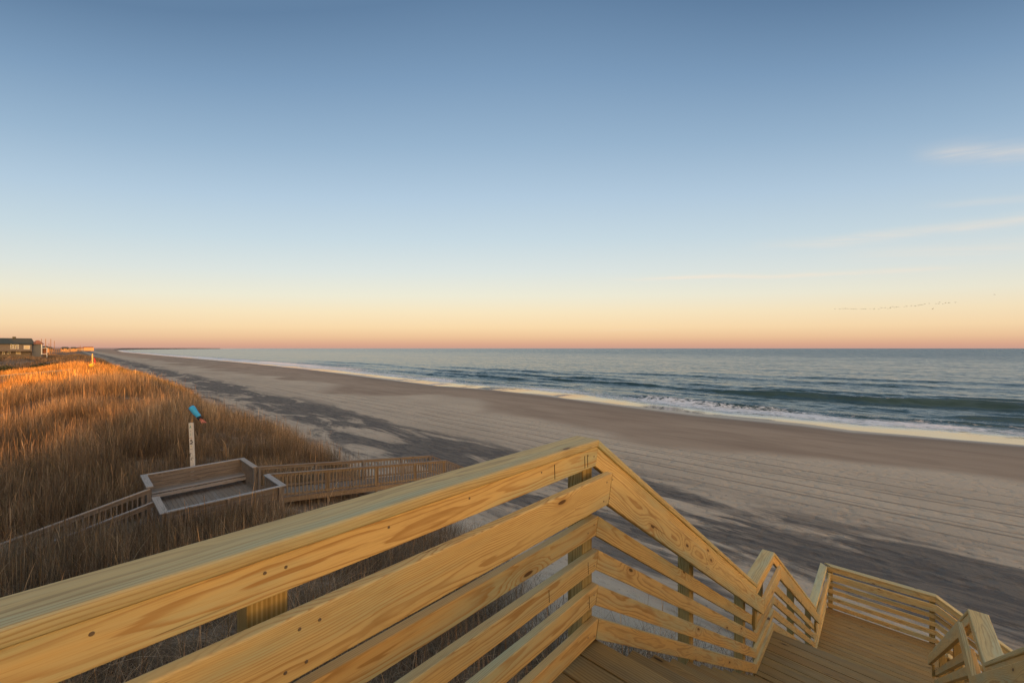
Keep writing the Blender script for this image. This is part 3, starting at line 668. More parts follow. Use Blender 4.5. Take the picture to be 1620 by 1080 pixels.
while yy < yB:
    dd = DK + fall * (yy + 0.07 - yA); mb.prism(P(gx0, yy + 0.07, dd + 0.02), P(gx1, yy + 0.07, dd + 0.02), 0.135, 0.036, (0, 1, 0), None, None, 0.003); yy += 0.143
mb.obj('ramp', OLD, ob)
for x in (gx0, gx1): board('fascia', ob, P(x, yA, DK + 0.13), P(x, yB, DK + 0.13 + fall * (yB - yA)), 0.19, 0.036, (0, 0, 1), OLDWARM)
yC = yB + 2.2; dC = dB + 1.15
for x in (gx0, gx1):
    cap(P(x, yB, dB), P(x, yC, dC), OLD, 0.14)
    board('bottom_rail', ob, P(x, yB, dB + 0.88), P(x, yC, dC + 0.88), 0.09, 0.036, (0, 0, 1), OLD)
    opost(x, yC - 0.05, dC + 0.03, dC + 1.8)
    pk = MB()
    for k in range(12):
        u = (k + .5) / 12; pk.prism(P(x, yB + (yC - yB) * u, dB + (dC - dB) * u + .03), P(x, yB + (yC - yB) * u, dB + (dC - dB) * u + .92), 0.038, 0.034, (0, 1, 0))
    pk.obj('pickets', OLD, ob)
board('stringer', ob, P((gx0 + gx1) / 2, yB, dB + RH + 0.1), P((gx0 + gx1) / 2, yC, dC + RH + 0.1), 0.2, gx1 - gx0 - 0.1, (0, 0, 1), OLD)
# landward walkway climbing up to the platform
yL = -4.6; rise_ = 0.24
for x in (gx0, gx1 + 0.25):
    dL = DEP + 0.06 + rise_ * (by0 - yL)
    cap(P(x, yL, dL), P(x, by0, DEP + 0.06), OLDTOP, 0.13 if x < -19 else 0.07)
    board('top_rail', ob, P(x, yL, dL + 0.09), P(x, by0, DEP + 0.15), 0.13, 0.036, (0, 0, 1), OLD)
    pk = MB(); n = 48
    for k in range(n):
        u = (k + .5) / n; pk.prism(P(x, yL + (by0 - yL) * u, dL + (DEP + .06 - dL) * u + .04), P(x, yL + (by0 - yL) * u, dL + (DEP + .06 - dL) * u + .92), 0.038, 0.034, (0, 1, 0))
    pk.obj('pickets', OLD, ob)
    for u in (0.02, 0.35, 0.68, 0.97):
        dd = dL + (DEP + .06 - dL) * u; opost(x - .06, yL + (by0 - yL) * u, dd + .03, dd + 1.9)
mb = MB(); yy = yL
while yy < by0 - 0.1:
    dd = DK + 0.06 + rise_ * (by0 - yy - .07); mb.prism(P(gx0, yy + 0.07, dd), P(gx1 + .25, yy + 0.07, dd), 0.135, 0.036, (0, 1, 0), None, None, 0.003); yy += 0.143
mb.obj('ramp', OLD, ob)

# ------------------------------------------------------------------ marker post with windsock
WHITE = plain('chalky_white_paint', (0.62, 0.60, 0.55), 0.7, 0.22, 9)
BLUEF = plain('blue_cloth', (0.05, 0.37, 0.66), 0.8, 0.2, 6); PINKF = plain('pink_cloth', (0.55, 0.20, 0.17), 0.8, 0.2, 6)
NAVY = plain('dark_cloth', (0.02, 0.035, 0.05), 0.8, 0.2, 6); INK = plain('black_ink', (0.02, 0.022, 0.03), 0.7, 0.2, 9)
GREENI = plain('green_ink', (0.16, 0.36, 0.30), 0.7, 0.2, 9); REDI = plain('red_ink', (0.40, 0.16, 0.12), 0.7, 0.2, 9); YELI = plain('yellow_ink', (0.55, 0.48, 0.22), 0.7, 0.2, 9)
px, py = -22.45, 3.46
mp = empty('marker_post', (px, py, float(height(px, py))))
tag(mp, 'white painted marker post with coloured lettering standing behind the weathered bench', 'post')
zt = ZC - 3.27; zb = float(height(px, py)) - 0.3
face = Vector((0.68, -0.733, 0)); face = Vector((-math.sin(YAW) * -1, -math.cos(YAW), 0)); side_ = Vector((math.cos(YAW), math.sin(YAW), 0))
A_ = Vector((px, py, zt)); B_ = Vector((px, py, zb)) + side_ * 0.12
board('pole', mp, A_, B_, 0.15, 0.10, side_, WHITE, None, None, 0.006)
def pglyph(mat, name, strokes, dz, lw=0.022):     # flat painted marks lying on the post's front
    mb = MB()
    for (x0, z0, x1, z1) in strokes:
        ctr = A_.lerp(B_, dz / (zt - zb)) + face * 0.0515
        mb.prism(ctr + side_ * x0 + Vector((0, 0, z0)), ctr + side_ * x1 + Vector((0, 0, z1)), lw, 0.003, Vector((0, 0, 1)) if abs(x1 - x0) > abs(z1 - z0) else side_)
    mb.obj(name, mat, mp)
pglyph(GREENI, 'lettering', [(-.04, -.06, 0, .05), (0, .05, .04, -.06), (-.025, -.015, .025, -.015)], .17)
pglyph(INK, 'lettering', [(-.03, .0, .03, .0)], .36, .014); pglyph(GREENI, 'lettering', [(-.03, .03, .03, .03), (-.03, -.02, .03, -.02)], .50, .016)
pglyph(REDI, 'stripe', [(-.065, 0, .065, 0)], .66, .018)
pglyph(INK, 'lettering', [(-.01, .10, .06, .10), (-.01, .10, -.01, .04), (-.01, .04, .06, .04), (.06, .04, .06, -.03), (-.04, -.05, .05, -.05), (-.03, -.10, -.03, -.06), (.04, -.1, .04, -.02)], .84, .030)
pglyph(YELI, 'stripe', [(-.03, 0, .04, 0)], 1.02, .035); pglyph(INK, 'stripe', [(-.06, 0, .06, 0)], 1.14, .010)
pglyph(INK, 'lettering', [(-.06, .08, -.06, -.05), (-.06, .09, .0, .09)], 1.42, .03); pglyph(INK, 'stripe', [(-.03, 0, .075, 0)], 1.52, .018); pglyph(INK, 'lettering', [(-.02, .04, -.02, -.03)], 1.6, .025)
mb = MB(); rb = A_ + side_ * 0.03; rt = rb + Vector((0, 0, 0.56)) + side_ * 0.03
mb.tube([rb - Vector((0, 0, 0.2)), rt], 0.012, 8); mb.obj('rod', plain('bamboo', (0.42, 0.28, 0.13), 0.6, 0.2, 20), mp)
sdirw = (side_ * 0.66 - Vector((0, 0, 0.72)) + face * 0.1).normalized()
mouth = rt - side_ * 0.05 + Vector((0, 0, 0.12))
mb = MB(); pts = [mouth + sdirw * (0.62 * k / 8) + Vector((0, 0, 0.012 * math.sin(k * 1.3))) for k in range(9)]
mb.tube(pts, [0.115, 0.12, 0.118, 0.112, 0.108, 0.10, 0.096, 0.09, 0.088], 16, caps=False)
ws = mb.obj('windsock', BLUEF, None, Matrix.Translation(mouth), True)
sm = ws.modifiers.new('thick', 'SOLIDIFY'); sm.thickness = 0.004
tag(ws, 'small blue windsock with pink tail flying from the white post', 'windsock')
mb = MB(); mb.tube([pts[-2] + sdirw * .02, pts[-1] + sdirw * 0.05], [0.094, 0.089], 16, caps=False); hb = mb.obj('hem', NAVY, ws, Matrix.Translation(pts[-1]), True)
hb.modifiers.new('thick', 'SOLIDIFY').thickness = 0.004
mb = MB()
for k in range(3):
    q = pts[-1] + side_ * (k - 1) * 0.03
    mb.prism(q, q + (sdirw + side_ * 0.25 * (k - .5)).normalized() * (0.26 + .04 * k), 0.035, 0.003, side_)
mb.obj('streamer', PINKF, ws, Matrix.Translation(pts[-1]))

# ------------------------------------------------------------------ rescue post on the dune crest
rx, ry = -106.0, 2.1
zg = float(height(rx, ry))
rp = empty('rescue_post', (rx, ry, zg)); tag(rp, 'tall sunlit timber post with round yellow float and red flag on dune crest', 'post')
zt = ZC - 0.98
board('pole', rp, (rx, ry, zt), (rx, ry, zg - .3), 0.16, 0.16, (0, 1, 0), plain('yellow_pole', (0.62, 0.45, 0.2), 0.6, 0.15, 5))
mb = MB()
for k in range(1): mb.tube([Vector((rx + .12, ry - .1, ZC - 3.1 + .36 * math.cos(a))) for a in [math.pi * q / 8 for q in range(9)]], [max(0.01, 0.36 * math.sin(math.pi * q / 8)) for q in range(9)], 16)
mb.obj('float', plain('yellow_plastic', (0.75, 0.50, 0.04), 0.4, 0.1, 5), rp, None, True)
mb = MB(); fx = Vector((rx, ry, ZC - 1.9)) + side_ * 0.40
nv = 6; vs = []; fs = []
for i in range(nv):
    for j in range(5):
        vs.append(fx + side_ * (0.05 * (i - 2)) + face * (0.05 * math.sin(i * 1.6 + j)) + Vector((0, 0, 0.2 - 0.22 * j - 0.02 * i)))
for i in range(nv - 1):
    for j in range(4): fs.append((i * 5 + j, (i + 1) * 5 + j, (i + 1) * 5 + j + 1, i * 5 + j + 1))
mb.add(vs, fs); fl = mb.obj('flag', plain('red_cloth', (0.34, 0.055, 0.06), 0.8, 0.2, 3), rp); fl.modifiers.new('thick', 'SOLIDIFY').thickness = 0.02

# ------------------------------------------------------------------ birds
BIRD = plain('bird_feathers', (0.10, 0.085, 0.075), 0.8, 0.2, 3)
bm = MB(); bm.tube([(0, -.55, 0), (0, -.35, 0), (0, 0, 0.02), (0, .3, 0.02), (0, .5, .05), (0, .75, .03)], [.02, .09, .15, .1, .07, .015], 8)
for sg in (-1, 1):
    bm.add([(sg * .1, .18, .06), (sg * .1, -.2, .06), (sg * .75, .2, .3), (sg * .75, -.12, .28), (sg * 1.4, -.1, .16), (sg * 1.35, -.2, .16),
            (sg * .1, .18, .02), (sg * .1, -.2, .03), (sg * .75, .2, .27), (sg * .75, -.12, .26), (sg * 1.4, -.1, .15), (sg * 1.35, -.2, .15)],
           [(0, 2, 3, 1), (2, 4, 5, 3), (6, 7, 9, 8), (8, 9, 11, 10), (0, 6, 8, 2), (2, 8, 10, 4), (1, 3, 9, 7), (3, 5, 11, 9), (4, 10, 11, 5)])
bme = bpy.data.meshes.new('bird'); bme.from_pydata(bm.v, [], bm.f); bme.materials.append(BIRD)
BX = [(345,293),(378,293),(400,291),(415,290),(432,292),(455,293),(470,294),(487,293),(522,293),(536,293),(550,293),(582,294),(608,293),(640,295),(658,285),(683,286),(700,291),(718,285),(733,278),(745,283),(760,281),(775,281),(812,279),(828,275),(860,272),(886,273),(908,269),(918,267),(930,265),(950,260),(980,256),(1005,292),(1028,258),(1045,259),(1050,248),(1072,259),(1090,253),(1110,252),(1118,251),(1158,249),(1420,196)]
fw = Vector((-math.sin(YAW), math.cos(YAW), 0)); rt_ = Vector((math.cos(YAW), math.sin(YAW), 0))
for i, (zx, zy) in enumerate(BX):
    ix = 1240 + zx / 4.263; iy = 420 + zy / 4.263; R = 330 + (i * 37 % 23)
    dirv = fw + rt_ * ((ix - 810) / 640) + Vector((0, 0, (551 - iy) / 640))
    o = bpy.data.objects.new('flying_bird', bme)
    M = Matrix.Translation(Vector((0, 0, ZC)) + dirv * R) @ Matrix.Rotation(math.radians(-70 + (i * 53 % 31)), 4, 'Z') @ Matrix.Rotation(math.radians((i * 71 % 50) - 25), 4, 'Y') @ Matrix.Scale(0.62 + 0.035 * (i * 29 % 11), 4)
    place(o, M)
    if i == len(BX) - 1: tag(o, 'lone dark bird flying well apart to the right of the flock', 'bird', 'flock of birds flying over the sea')
    elif zx == 1005: tag(o, 'dark bird flying just below the right half of the flock line', 'bird', 'flock of birds flying over the sea')
    else: tag(o, 'small dark bird in the long loose flock line above the horizon', 'bird', 'flock of birds flying over the sea')

# ------------------------------------------------------------------ distant houses, poles, walkway
SHING = plain('dark_shingles', (0.050, 0.062, 0.060), 0.85, 0.3, 2); SIDING = plain('grey_siding', (0.19, 0.165, 0.145), 0.8, 0.2, 1.2)
TRIM = plain('white_trim', (0.72, 0.72, 0.72), 0.6, 0.08, 2); BROWNR = plain('brown_roof', (0.30, 0.13, 0.07), 0.8, 0.25, 2); BLUES = plain('blue_grey_siding', (0.13, 0.145, 0.17), 0.7, 0.12, 1)
DWOOD = plain('deck_timber', (0.17, 0.13, 0.10), 0.8, 0.3, 1)
def glassm():
    m, N, b, o = new_mat('window_glass'); b.inputs['Base Color'].default_value = (0.02, 0.022, 0.025, 1); b.inputs['Roughness'].default_value = 0.08; b.inputs['IOR'].default_value = 1.5
    return m
GLASS = glassm(); SKYPANE = plain('painted_sky_reflection', (0.66, 0.56, 0.36), 0.6, 0.12, 2)  # second pane colour: warm sky reflection painted on the window
def wall_window(parent, x, y0, y1, z0, z1, pane=GLASS):
    mb = MB(); tw = 0.14
    mb.box((x, y0 - tw, z0 - tw), (x + .07, y0, z1 + tw)); mb.box((x, y1, z0 - tw), (x + .07, y1 + tw, z1 + tw)); mb.box((x, y0, z0 - tw), (x + .07, y1, z0)); mb.box((x, y0, z1), (x + .07, y1, z1 + tw))
    w = mb.obj('window', TRIM, parent); mb = MB(); mb.box((x + .005, y0, z0), (x + .03, y1, z1)); mb.obj('pane', pane, w)
def roof_gable(parent, x0, x1, y0, y1, ze, zr, mat, hip=0.0, along='y', oh=0.5):
    mb = MB(); x0 -= oh; x1 += oh; y0 -= oh; y1 += oh; xm = (x0 + x1) / 2
    mb.add([(x0, y0, ze), (x1, y0, ze), (x1, y1, ze), (x0, y1, ze), (xm, y0 + hip, zr), (xm, y1 - hip, zr), (x0, y0, ze - .25), (x1, y0, ze - .25), (x1, y1, ze - .25), (x0, y1, ze - .25)],
           [(1, 2, 5, 4), (3, 0, 4, 5), (0, 1, 4), (2, 3, 5), (6, 7, 1, 0), (7, 8, 2, 1), (8, 9, 3, 2), (9, 6, 0, 3), (9, 8, 7, 6)])
    return mb.obj('roof', mat, parent)
hp = -300.0
hs = empty('beach_house', (hp - 6, -24, ZC - 5)); tag(hs, 'large grey beach house with dark hipped roof and white window trim behind the dunes', 'house')
mb = MB(); mb.box((hp - 12, -46, ZC - 1.2), (hp, -14.2, ZC + 2.2)); mb.obj('upper_storey', SIDING, hs)
mb = MB(); mb.box((hp - 11.5, -45.5, ZC - 6.5), (hp - 1.0, -14.6, ZC - 1.2)); mb.obj('lower_storey', SIDING, hs)
roof_gable(hs, hp - 12, hp, -46, -14.2, ZC + 2.2, ZC + 4.9, SHING, 0.8)
mb = MB(); mb.box((hp - 6.6, -20.4, ZC + 4.2), (hp - 5.2, -19.4, ZC + 5.6)); mb.obj('chimney', SHING, hs)
for (a, b_) in ((-20.45, -20.0), (-19.6, -19.1), (-18.6, -18.3)): wall_window(hs, hp, a, b_, ZC - .1, ZC + 1.75)
wall_window(hs, hp, -16.5, -14.9, ZC - .2, ZC + 1.3, SKYPANE)
for (a, b_) in ((-23.0, -22.5), (-21.4, -20.9)): wall_window(hs, hp - 1.0, a, b_, ZC - 2.6, ZC - 1.7)
wall_window(hs, hp - 1.0, -18.9, -17.8, ZC - 2.6, ZC - 1.6, SKYPANE)
mb = MB(); mb.box((hp - 0.99, -46, ZC - 1.42), (hp + 1.6, -14.0, ZC - 1.22)); mb.obj('balcony', DWOOD, hs)
mb = MB()
for k in range(11): mb.box((hp + 1.45, -46 + k * 3.18, ZC - 6.5), (hp + 1.6, -45.85 + k * 3.18, ZC - 1.42))
mb.obj('porch_posts', DWOOD, hs)
mb = MB(); mb.box((hp - 11, -14.19, ZC - 6.5), (hp - 1.5, -11.2, ZC + 2.3)); mb.obj('wing', BLUES, hs)
roof_gable(hs, hp - 11, hp - 1.5, -14.0, -11.2, ZC + 2.3, ZC + 4.0, BROWNR, 1.5)
mb = MB(); mb.box((hp - 1.5, -11.35, ZC - 3.0), (hp - 1.2, -11.0, ZC + 2.3)); mb.box((hp - 3, -11.0, ZC - 2.75), (hp - 1.2, -9.4, ZC - 2.5)); mb.box((hp - 3, -11.0, ZC + .1), (hp - 1.2, -9.4, ZC + .3)); mb.box((hp - 1.5, -9.6, ZC - 6), (hp - 1.3, -9.4, ZC + .3)); mb.obj('porch', TRIM, hs)
mb = MB(); mb.box((hp - 5, -11.19, ZC - 2.5), (hp - 3.2, -9.6, ZC + .1)); mb.obj('porch_screen', BROWNR, hs)

FH = [(-640, -22, 10, 7, 2.6, (0.36, 0.24, 0.16), 'small tan house with dark roof just left of the distant raised walkway'),
      (-760, -22, 10, 6, 2.0, (0.26, 0.19, 0.15), 'brown house among the far row on the dunes behind the raised walkway'),
      (-860, -10, 10, 8, 2.2, (0.42, 0.28, 0.17), 'cream house with hipped roof near the far end of the raised walkway'),
      (-1040, -2, 12, 8, 2.4, (0.50, 0.33, 0.17), 'yellow house standing alone between the raised walkway and the beach'),
      (-1500, 22, 16, 20, 4.6, (0.52, 0.30, 0.15), 'long orange lit building farthest along the shore'),
      (-1400, 8, 12, 12, 3.0, (0.24, 0.20, 0.18), 'grey brown building just left of the long orange lit one')]
for (p_, s_, dp, dl, top, colr, lab) in FH:
    h = empty('beach_house', (p_, s_, float(height(p_, s_)))); tag(h, lab, 'house', 'distant houses along the shore')
    m_ = plain('far_siding', colr, 0.8, 0.1, 0.5)
    mb = MB(); mb.box((p_ - dp / 2, s_ - dl / 2, ZC - 6), (p_ + dp / 2, s_ + dl / 2, ZC + top - 2.2)); mb.obj('wall', m_, h)
    roof_gable(h, p_ - dp / 2, p_ + dp / 2, s_ - dl / 2, s_ + dl / 2, ZC + top - 2.2, ZC + top, BROWNR if dl > 11 else SHING, 2.0)
    n = max(2, int(dl / 3))
    for k in range(n): wall_window(h, p_ + dp / 2, s_ - dl / 2 + dl * (k + .3) / n, s_ - dl / 2 + dl * (k + .7) / n, ZC - 1.6, ZC - .2)
POLEW = plain('pole_timber', (0.26, 0.16, 0.10), 0.8, 0.2, 1)
plabs = ['slender utility pole directly right of the grey house porch', 'utility pole rising between the porch pole and the tallest pole', 'tallest utility pole right of the large grey house', 'faint far utility pole standing past the tallest pole', 'short utility pole above the raised walkway', 'remote utility pole near the orange lit building']
for k, (ix, top, Zd) in enumerate(((65.5, 536, 420), (72.2, 536, 400), (80.3, 536, 430), (86.0, 539, 640), (77.5, 543, 560), (127, 546, 900))):
    dirv = fw + rt_ * ((ix - 810) / 640); b0 = dirv * Zd; zt = ZC + (551 - top) / 640 * Zd
    po = empty('utility_pole', (b0.x, b0.y, ZC - 5)); tag(po, plabs[k], 'utility pole', 'utility poles along the beach road')
    w = 0.18 + Zd * 0.0003
    mb = MB(); mb.tube([(b0.x, b0.y, ZC - 6.5), (b0.x, b0.y, zt)], [w, w * .7], 8); mb.obj('pole', POLEW, po)
    mb = MB(); mb.box((b0.x - 1.1, b0.y - .08, zt - 1.0), (b0.x + 1.1, b0.y + .08, zt - .8)); mb.obj('crossarm', POLEW, po)
# raised timber walkway far along the dunes
rw = empty('raised_walkway', (-440, -20, ZC - 5)); tag(rw, 'long raised timber walkway on posts far beyond the grey house', 'walkway')
ORW = plain('sunlit_timber', (0.22, 0.145, 0.09), 0.8, 0.2, .6)
pa = (fw + rt_ * ((74 - 810) / 640)) * 330; pb = (fw + rt_ * ((126 - 810) / 640)) * 560
A_ = Vector((pa.x, pa.y, ZC + 0.2)); B_ = Vector((pb.x, pb.y, ZC + 0.6))
mb = MB(); mb.prism(A_, B_, 2.4, 0.35, (B_ - A_).cross(Vector((0, 0, 1)))); mb.obj('deck', ORW, rw)
for k in range(22):
    q = A_.lerp(B_, k / 21); mb = MB(); mb.box((q.x - .22, q.y - .22, ZC - 6), (q.x + .22, q.y + .22, q.z - .19)); mb.obj('post', ORW, rw)
mb = MB(); mb.prism(A_ + Vector((0, 0, 1.1)), B_ + Vector((0, 0, 1.1)), .14, .14, (0, 0, 1)); mb.obj('handrail', ORW, rw)
# dune crossing on the left edge of the view
cw = empty('dune_walkway', (-95, -4, ZC - 5)); tag(cw, 'grey picket railed dune crossing at the left edge, sunlit at its seaward end', 'walkway')
for j, x in enumerate((-96.2, -94.6)):
    for (yA_, yB_, dA_, dB_) in ((-16, -0.5, 4.75, 3.35),):
        board('cap_rail', cw, P(x, yA_, dA_), P(x, yB_, dB_), 0.16, 0.05, (1, 0, 0), OLDTOP)
        pk = MB()
        for k in range(90):
            u = (k + .5) / 90; pk.prism(P(x, yA_ + (yB_ - yA_) * u, dA_ + (dB_ - dA_) * u + .03), P(x, yA_ + (yB_ - yA_) * u, dA_ + (dB_ - dA_) * u + 1.0), 0.05, 0.045, (0, 1, 0))
        pk.obj('pickets', OLD, cw)
        for u in (0, .2, .4, .6, .8, .995):
            q = P(x + .08, yA_ + (yB_ - yA_) * u, dA_ + (dB_ - dA_) * u + .03); board('post', cw, q, q - Vector((0, 0, 2.6)), .12, .12, (0, 1, 0), OLDWARM)
board('deck', cw, P(-95.4, -16, 5.8), P(-95.4, -0.5, 4.4), 1.6, .08, (1, 0, 0), OLDTOP)

# unseen houses added to block low sun from stairs, near dune and grey house
for (x0, x1, y0, y1, he, hr, lab) in ((25.5, 40, -34.5, -20, 2.6, 5.2, 'unseen beach house beyond the stairway, added to shade the stairs and near dune'), (41, 57, -27.5, -6, 2.6, 5.2, 'unseen beach house nearer the dune edge, added to shade the stairs'),
        (68, 86, -30, -4, 5.0, 7.5, 'unseen beach house past the stairway, added to shade the beach'), (96, 114, -28, -2, 5.5, 8.0, 'farther unseen house past the stairway, added to shade the beach'),
        (-3.5, 9.5, -15, -5.2, 6.0, 8.5, 'unseen beach house behind the viewer, added to dim the stairway'),  # stands unseen behind the viewer, added to cut sky light on the stairs
        (-114, -97, -76, -50, 5.5, 8.0, 'unseen beach house added to shade the swale behind the sunlit dune'), (-170, -152, -76, -50, 5.5, 8.0, 'second unseen beach house added to shade the swale'), (-224, -206, -78, -50, 5.5, 8.0, 'third unseen beach house added to shade the far dune'), (-268, -250, -80, -52, 6.0, 9.0, 'unseen beach house added to shade the grey house')):
    h = empty('beach_house', ((x0 + x1) / 2, (y0 + y1) / 2, ZC - 5)); tag(h, lab, 'house')
    mb = MB(); mb.box((x0, y0, ZC - 6.5), (x1, y1, ZC + he)); mb.obj('wall', SIDING, h)
    roof_gable(h, x0, x1, y0, y1, ZC + he, ZC + hr, SHING, 2.5)
    for k in range(4): wall_window(h, x1, y0 + (y1 - y0) * (k + .3) / 4, y0 + (y1 - y0) * (k + .7) / 4, ZC - .3, ZC + 1.4)

# far low wooded shore beyond the bay
def far_shore():
    m, N, b, o = new_mat('far_trees'); co = N.n('ShaderNodeTexCoord').outputs['Object']
    N.set(b.inputs['Base Color'], N.mix(N.noise(co, .004, 4, .6), (0.22, 0.165, 0.155, 1), (0.34, 0.25, 0.215, 1))); b.inputs['Roughness'].default_value = .95  # trees paled towards pink: distance haze put into the colour
    pts = []
    for k in range(260):
        u = k / 259; p_ = -3000 - 8000 * u ** 1.2
        s_ = float(shore(p_)) - 30 - 25 * u; pts.append((p_, s_, -3 + 4 * min(1, u * 8) + ZC * min(1, u * 8) + (0.8 + 5.5 * u) * min(1, u * 6) * (0.35 + 0.65 * random.random()) * (1 - 0.55 * smooth(np.array(u), .75, 1.0))))
    vs = []; fs = []
    for (p_, s_, h_) in pts: vs += [(p_, s_, -1), (p_, s_, h_), (p_ - 25, s_ - 160, h_), (p_ - 25, s_ - 160, -1)]
    for k in range(len(pts) - 1):
        a = 4 * k; fs += [(a, a + 4, a + 5, a + 1), (a + 1, a + 5, a + 6, a + 2), (a + 2, a + 6, a + 7, a + 3)]
    fs += [(0, 1, 2, 3)]
    mb = MB(); mb.add(vs, fs); return mb.obj('distant_shore', m)
tag(far_shore(), 'low dark wooded shore far away on the horizon at left', 'far shore', kind='structure')

# ------------------------------------------------------------------ dune plants
def grass_mat():
    m, N, b, o = new_mat('dry_grass')
    at = N.n('ShaderNodeAttribute', attribute_name='col').outputs['Color']
    N.set(b.inputs['Base Color'], at); b.inputs['Roughness'].default_value = 0.7; b.inputs['Specular IOR Level'].default_value = 0.15
    tr = N.n('ShaderNodeBsdfTranslucent'); N.set(tr.inputs[0], at); mx = N.n('ShaderNodeMixShader'); mx.inputs[0].default_value = 0.28
    m.node_tree.links.new(b.outputs[0], mx.inputs[1]); m.node_tree.links.new(tr.outputs[0], mx.inputs[2]); m.node_tree.links.new(mx.outputs[0], o.inputs[0])
    return m
GRASS = grass_mat()
TT = np.array([0, .26, .50, .70, .86, 1.0]); NL = len(TT)
def blades(p, s, h, w, lean, droop, col, head=None):
    n = len(p); z0 = height(p, s) - 0.03
    a = rng.uniform(0, 2 * np.pi, n); wa = rng.uniform(0, np.pi, n)
    lx, ly = np.cos(a), np.sin(a)
    V = np.zeros((n, 2 * NL, 3), np.float32); C = np.ones((n, 2 * NL, 4), np.float32)
    for i, t_ in enumerate(TT):
        ho = lean * h * t_ ** 1.7; up = h * t_ * (1 - 0.22 * lean * t_) - droop * h * t_ ** 3
        ww = w * (1 - 0.72 * t_)
        if head is not None and i in (3, 4): ww = np.where(head, w * 1.5, ww)
        cx = p + lx * ho; cy = s + ly * ho; cz = z0 + up
        for j, sg in enumerate((-1, 1)):
            V[:, i * 2 + j, 0] = cx + np.cos(wa) * ww * .5 * sg; V[:, i * 2 + j, 1] = cy + np.sin(wa) * ww * .5 * sg; V[:, i * 2 + j, 2] = np.maximum(cz, z0 + 0.02 * t_)
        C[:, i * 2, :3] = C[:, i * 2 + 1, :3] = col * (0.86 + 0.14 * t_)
    idx = (np.arange(n) * 2 * NL)[:, None]
    F = np.concatenate([idx + np.array([[2*i, 2*i+1, 2*i+3, 2*i+2]]) for i in range(NL - 1)], 0)
    return V.reshape(-1, 3), F, C.reshape(-1, 4)
PAL = np.array([[.42, .255, .135], [.33, .195, .105], [.54, .365, .21], [.24, .145, .085], [.43, .25, .115], [.37, .25, .145], [.19, .14, .075]])
def blocked(p, s):
    b_ = (p > -1.5) & (p < 3.8) & (s > -4) & (s < 12.6)
    b_ |= (p > bx0 - .1) & (p < bx1 + .12) & (s > by0 - .15) & (s < by1 + .1)
    b_ |= (p > gx0 - .12) & (p < gx1 + .12) & (s >= by1) & (s < 16.5)
    b_ |= (p > gx0 - .1) & (p < gx1 + .3) & (s > yL) & (s <= by0)
    b_ |= (p > -96.5) & (p < -94.3) & (s > -16) & (s < -.3)
    return b_
def rampclear(p, s, hm):
    near_ = (p > gx1) & (p < gx1 + 5) & (s > by1 - .3) & (s < 15)
    cross = (p > -95) & (p < -80) & (s > -16) & (s < -1.5 + 0.06 * (p + 95))
    return np.where(near_ & (hm > .8), .06, 1.0) * np.where(cross, .12, 1.0)
def scatter(n, p0, p1, s0, s1, hmin, hmax, w, lean, droop=0.0, clump=1.4, cl_lo=.36, cl_hi=.60, headp=0.0, tone=1.0, dens=None, seed=0, lp=1.6):
    p = rng.uniform(p0, p1, n); s = rng.uniform(s0, s1, n)
    cl = smooth(fbm(p / clump, s / clump, 3, 300 + seed) + .5, cl_lo, cl_hi)
    d_ = veg_density(p, s) * (0.12 + 0.88 * cl) * rampclear(p, s, hmax)
    if dens is not None: d_ = d_ * dens(p, s)
    k = (rng.uniform(0, 1, n) < d_) & ~blocked(p, s); p = p[k]; s = s[k]; cl = cl[k]; n = len(p)
    big = fbm(p / 6.0, s / 6.0, 2, 500) + .5
    h = rng.uniform(hmin, hmax, n) * (0.62 + 0.4 * cl) * (0.75 + 0.5 * big)
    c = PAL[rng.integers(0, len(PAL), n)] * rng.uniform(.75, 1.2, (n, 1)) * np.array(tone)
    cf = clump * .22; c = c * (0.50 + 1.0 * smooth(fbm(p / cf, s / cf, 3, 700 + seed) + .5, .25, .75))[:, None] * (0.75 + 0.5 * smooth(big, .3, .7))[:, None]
    ww = w * rng.uniform(.7, 1.4, n); le = rng.uniform(0.02, 1, n) ** lp * lean
    return blades(p, s, h, ww, le, droop * rng.uniform(0, 1, n), c, rng.uniform(0, 1, n) < headp)
def mk_grass(sets, name, label):
    Vs, Fs, Cs = [], [], []; off = 0
    for (v, f, c) in sets: Vs.append(v); Fs.append(f + off); Cs.append(c); off += len(v)
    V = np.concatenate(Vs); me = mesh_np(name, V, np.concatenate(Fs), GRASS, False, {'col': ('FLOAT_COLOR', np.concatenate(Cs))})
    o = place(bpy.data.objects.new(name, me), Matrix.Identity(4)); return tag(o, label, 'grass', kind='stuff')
keeplow = lambda p, s: np.where((p > -16.2) & (p < -12) & (s > -1) & (s < 6), .8, 1.0)
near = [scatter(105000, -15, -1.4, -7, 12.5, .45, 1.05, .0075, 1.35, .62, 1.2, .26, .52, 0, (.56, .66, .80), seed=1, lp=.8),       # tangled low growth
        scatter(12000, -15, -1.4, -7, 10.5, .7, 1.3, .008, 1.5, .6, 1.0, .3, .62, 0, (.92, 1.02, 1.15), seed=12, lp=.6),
        scatter(8000, -15, -1.4, -7, 10.5, .7, 1.15, .006, .45, .06, 2.2, .44, .58, .15, 0.9, seed=2),
        scatter(1100, -16, -3, -3, 9, 1.1, 1.7, .007, .2, .0, 1.0, .2, .4, .3, 1.0, seed=13),
        scatter(900, -13, -1.8, 5, 13.2, .4, .9, .007, .25, 0, .8, .3, .6, 0, .45, seed=9, dens=lambda p, s: p * 0 + 1)]
mk_grass(near, 'dune_grass', 'tangled brown dune grass growing below the new railing')
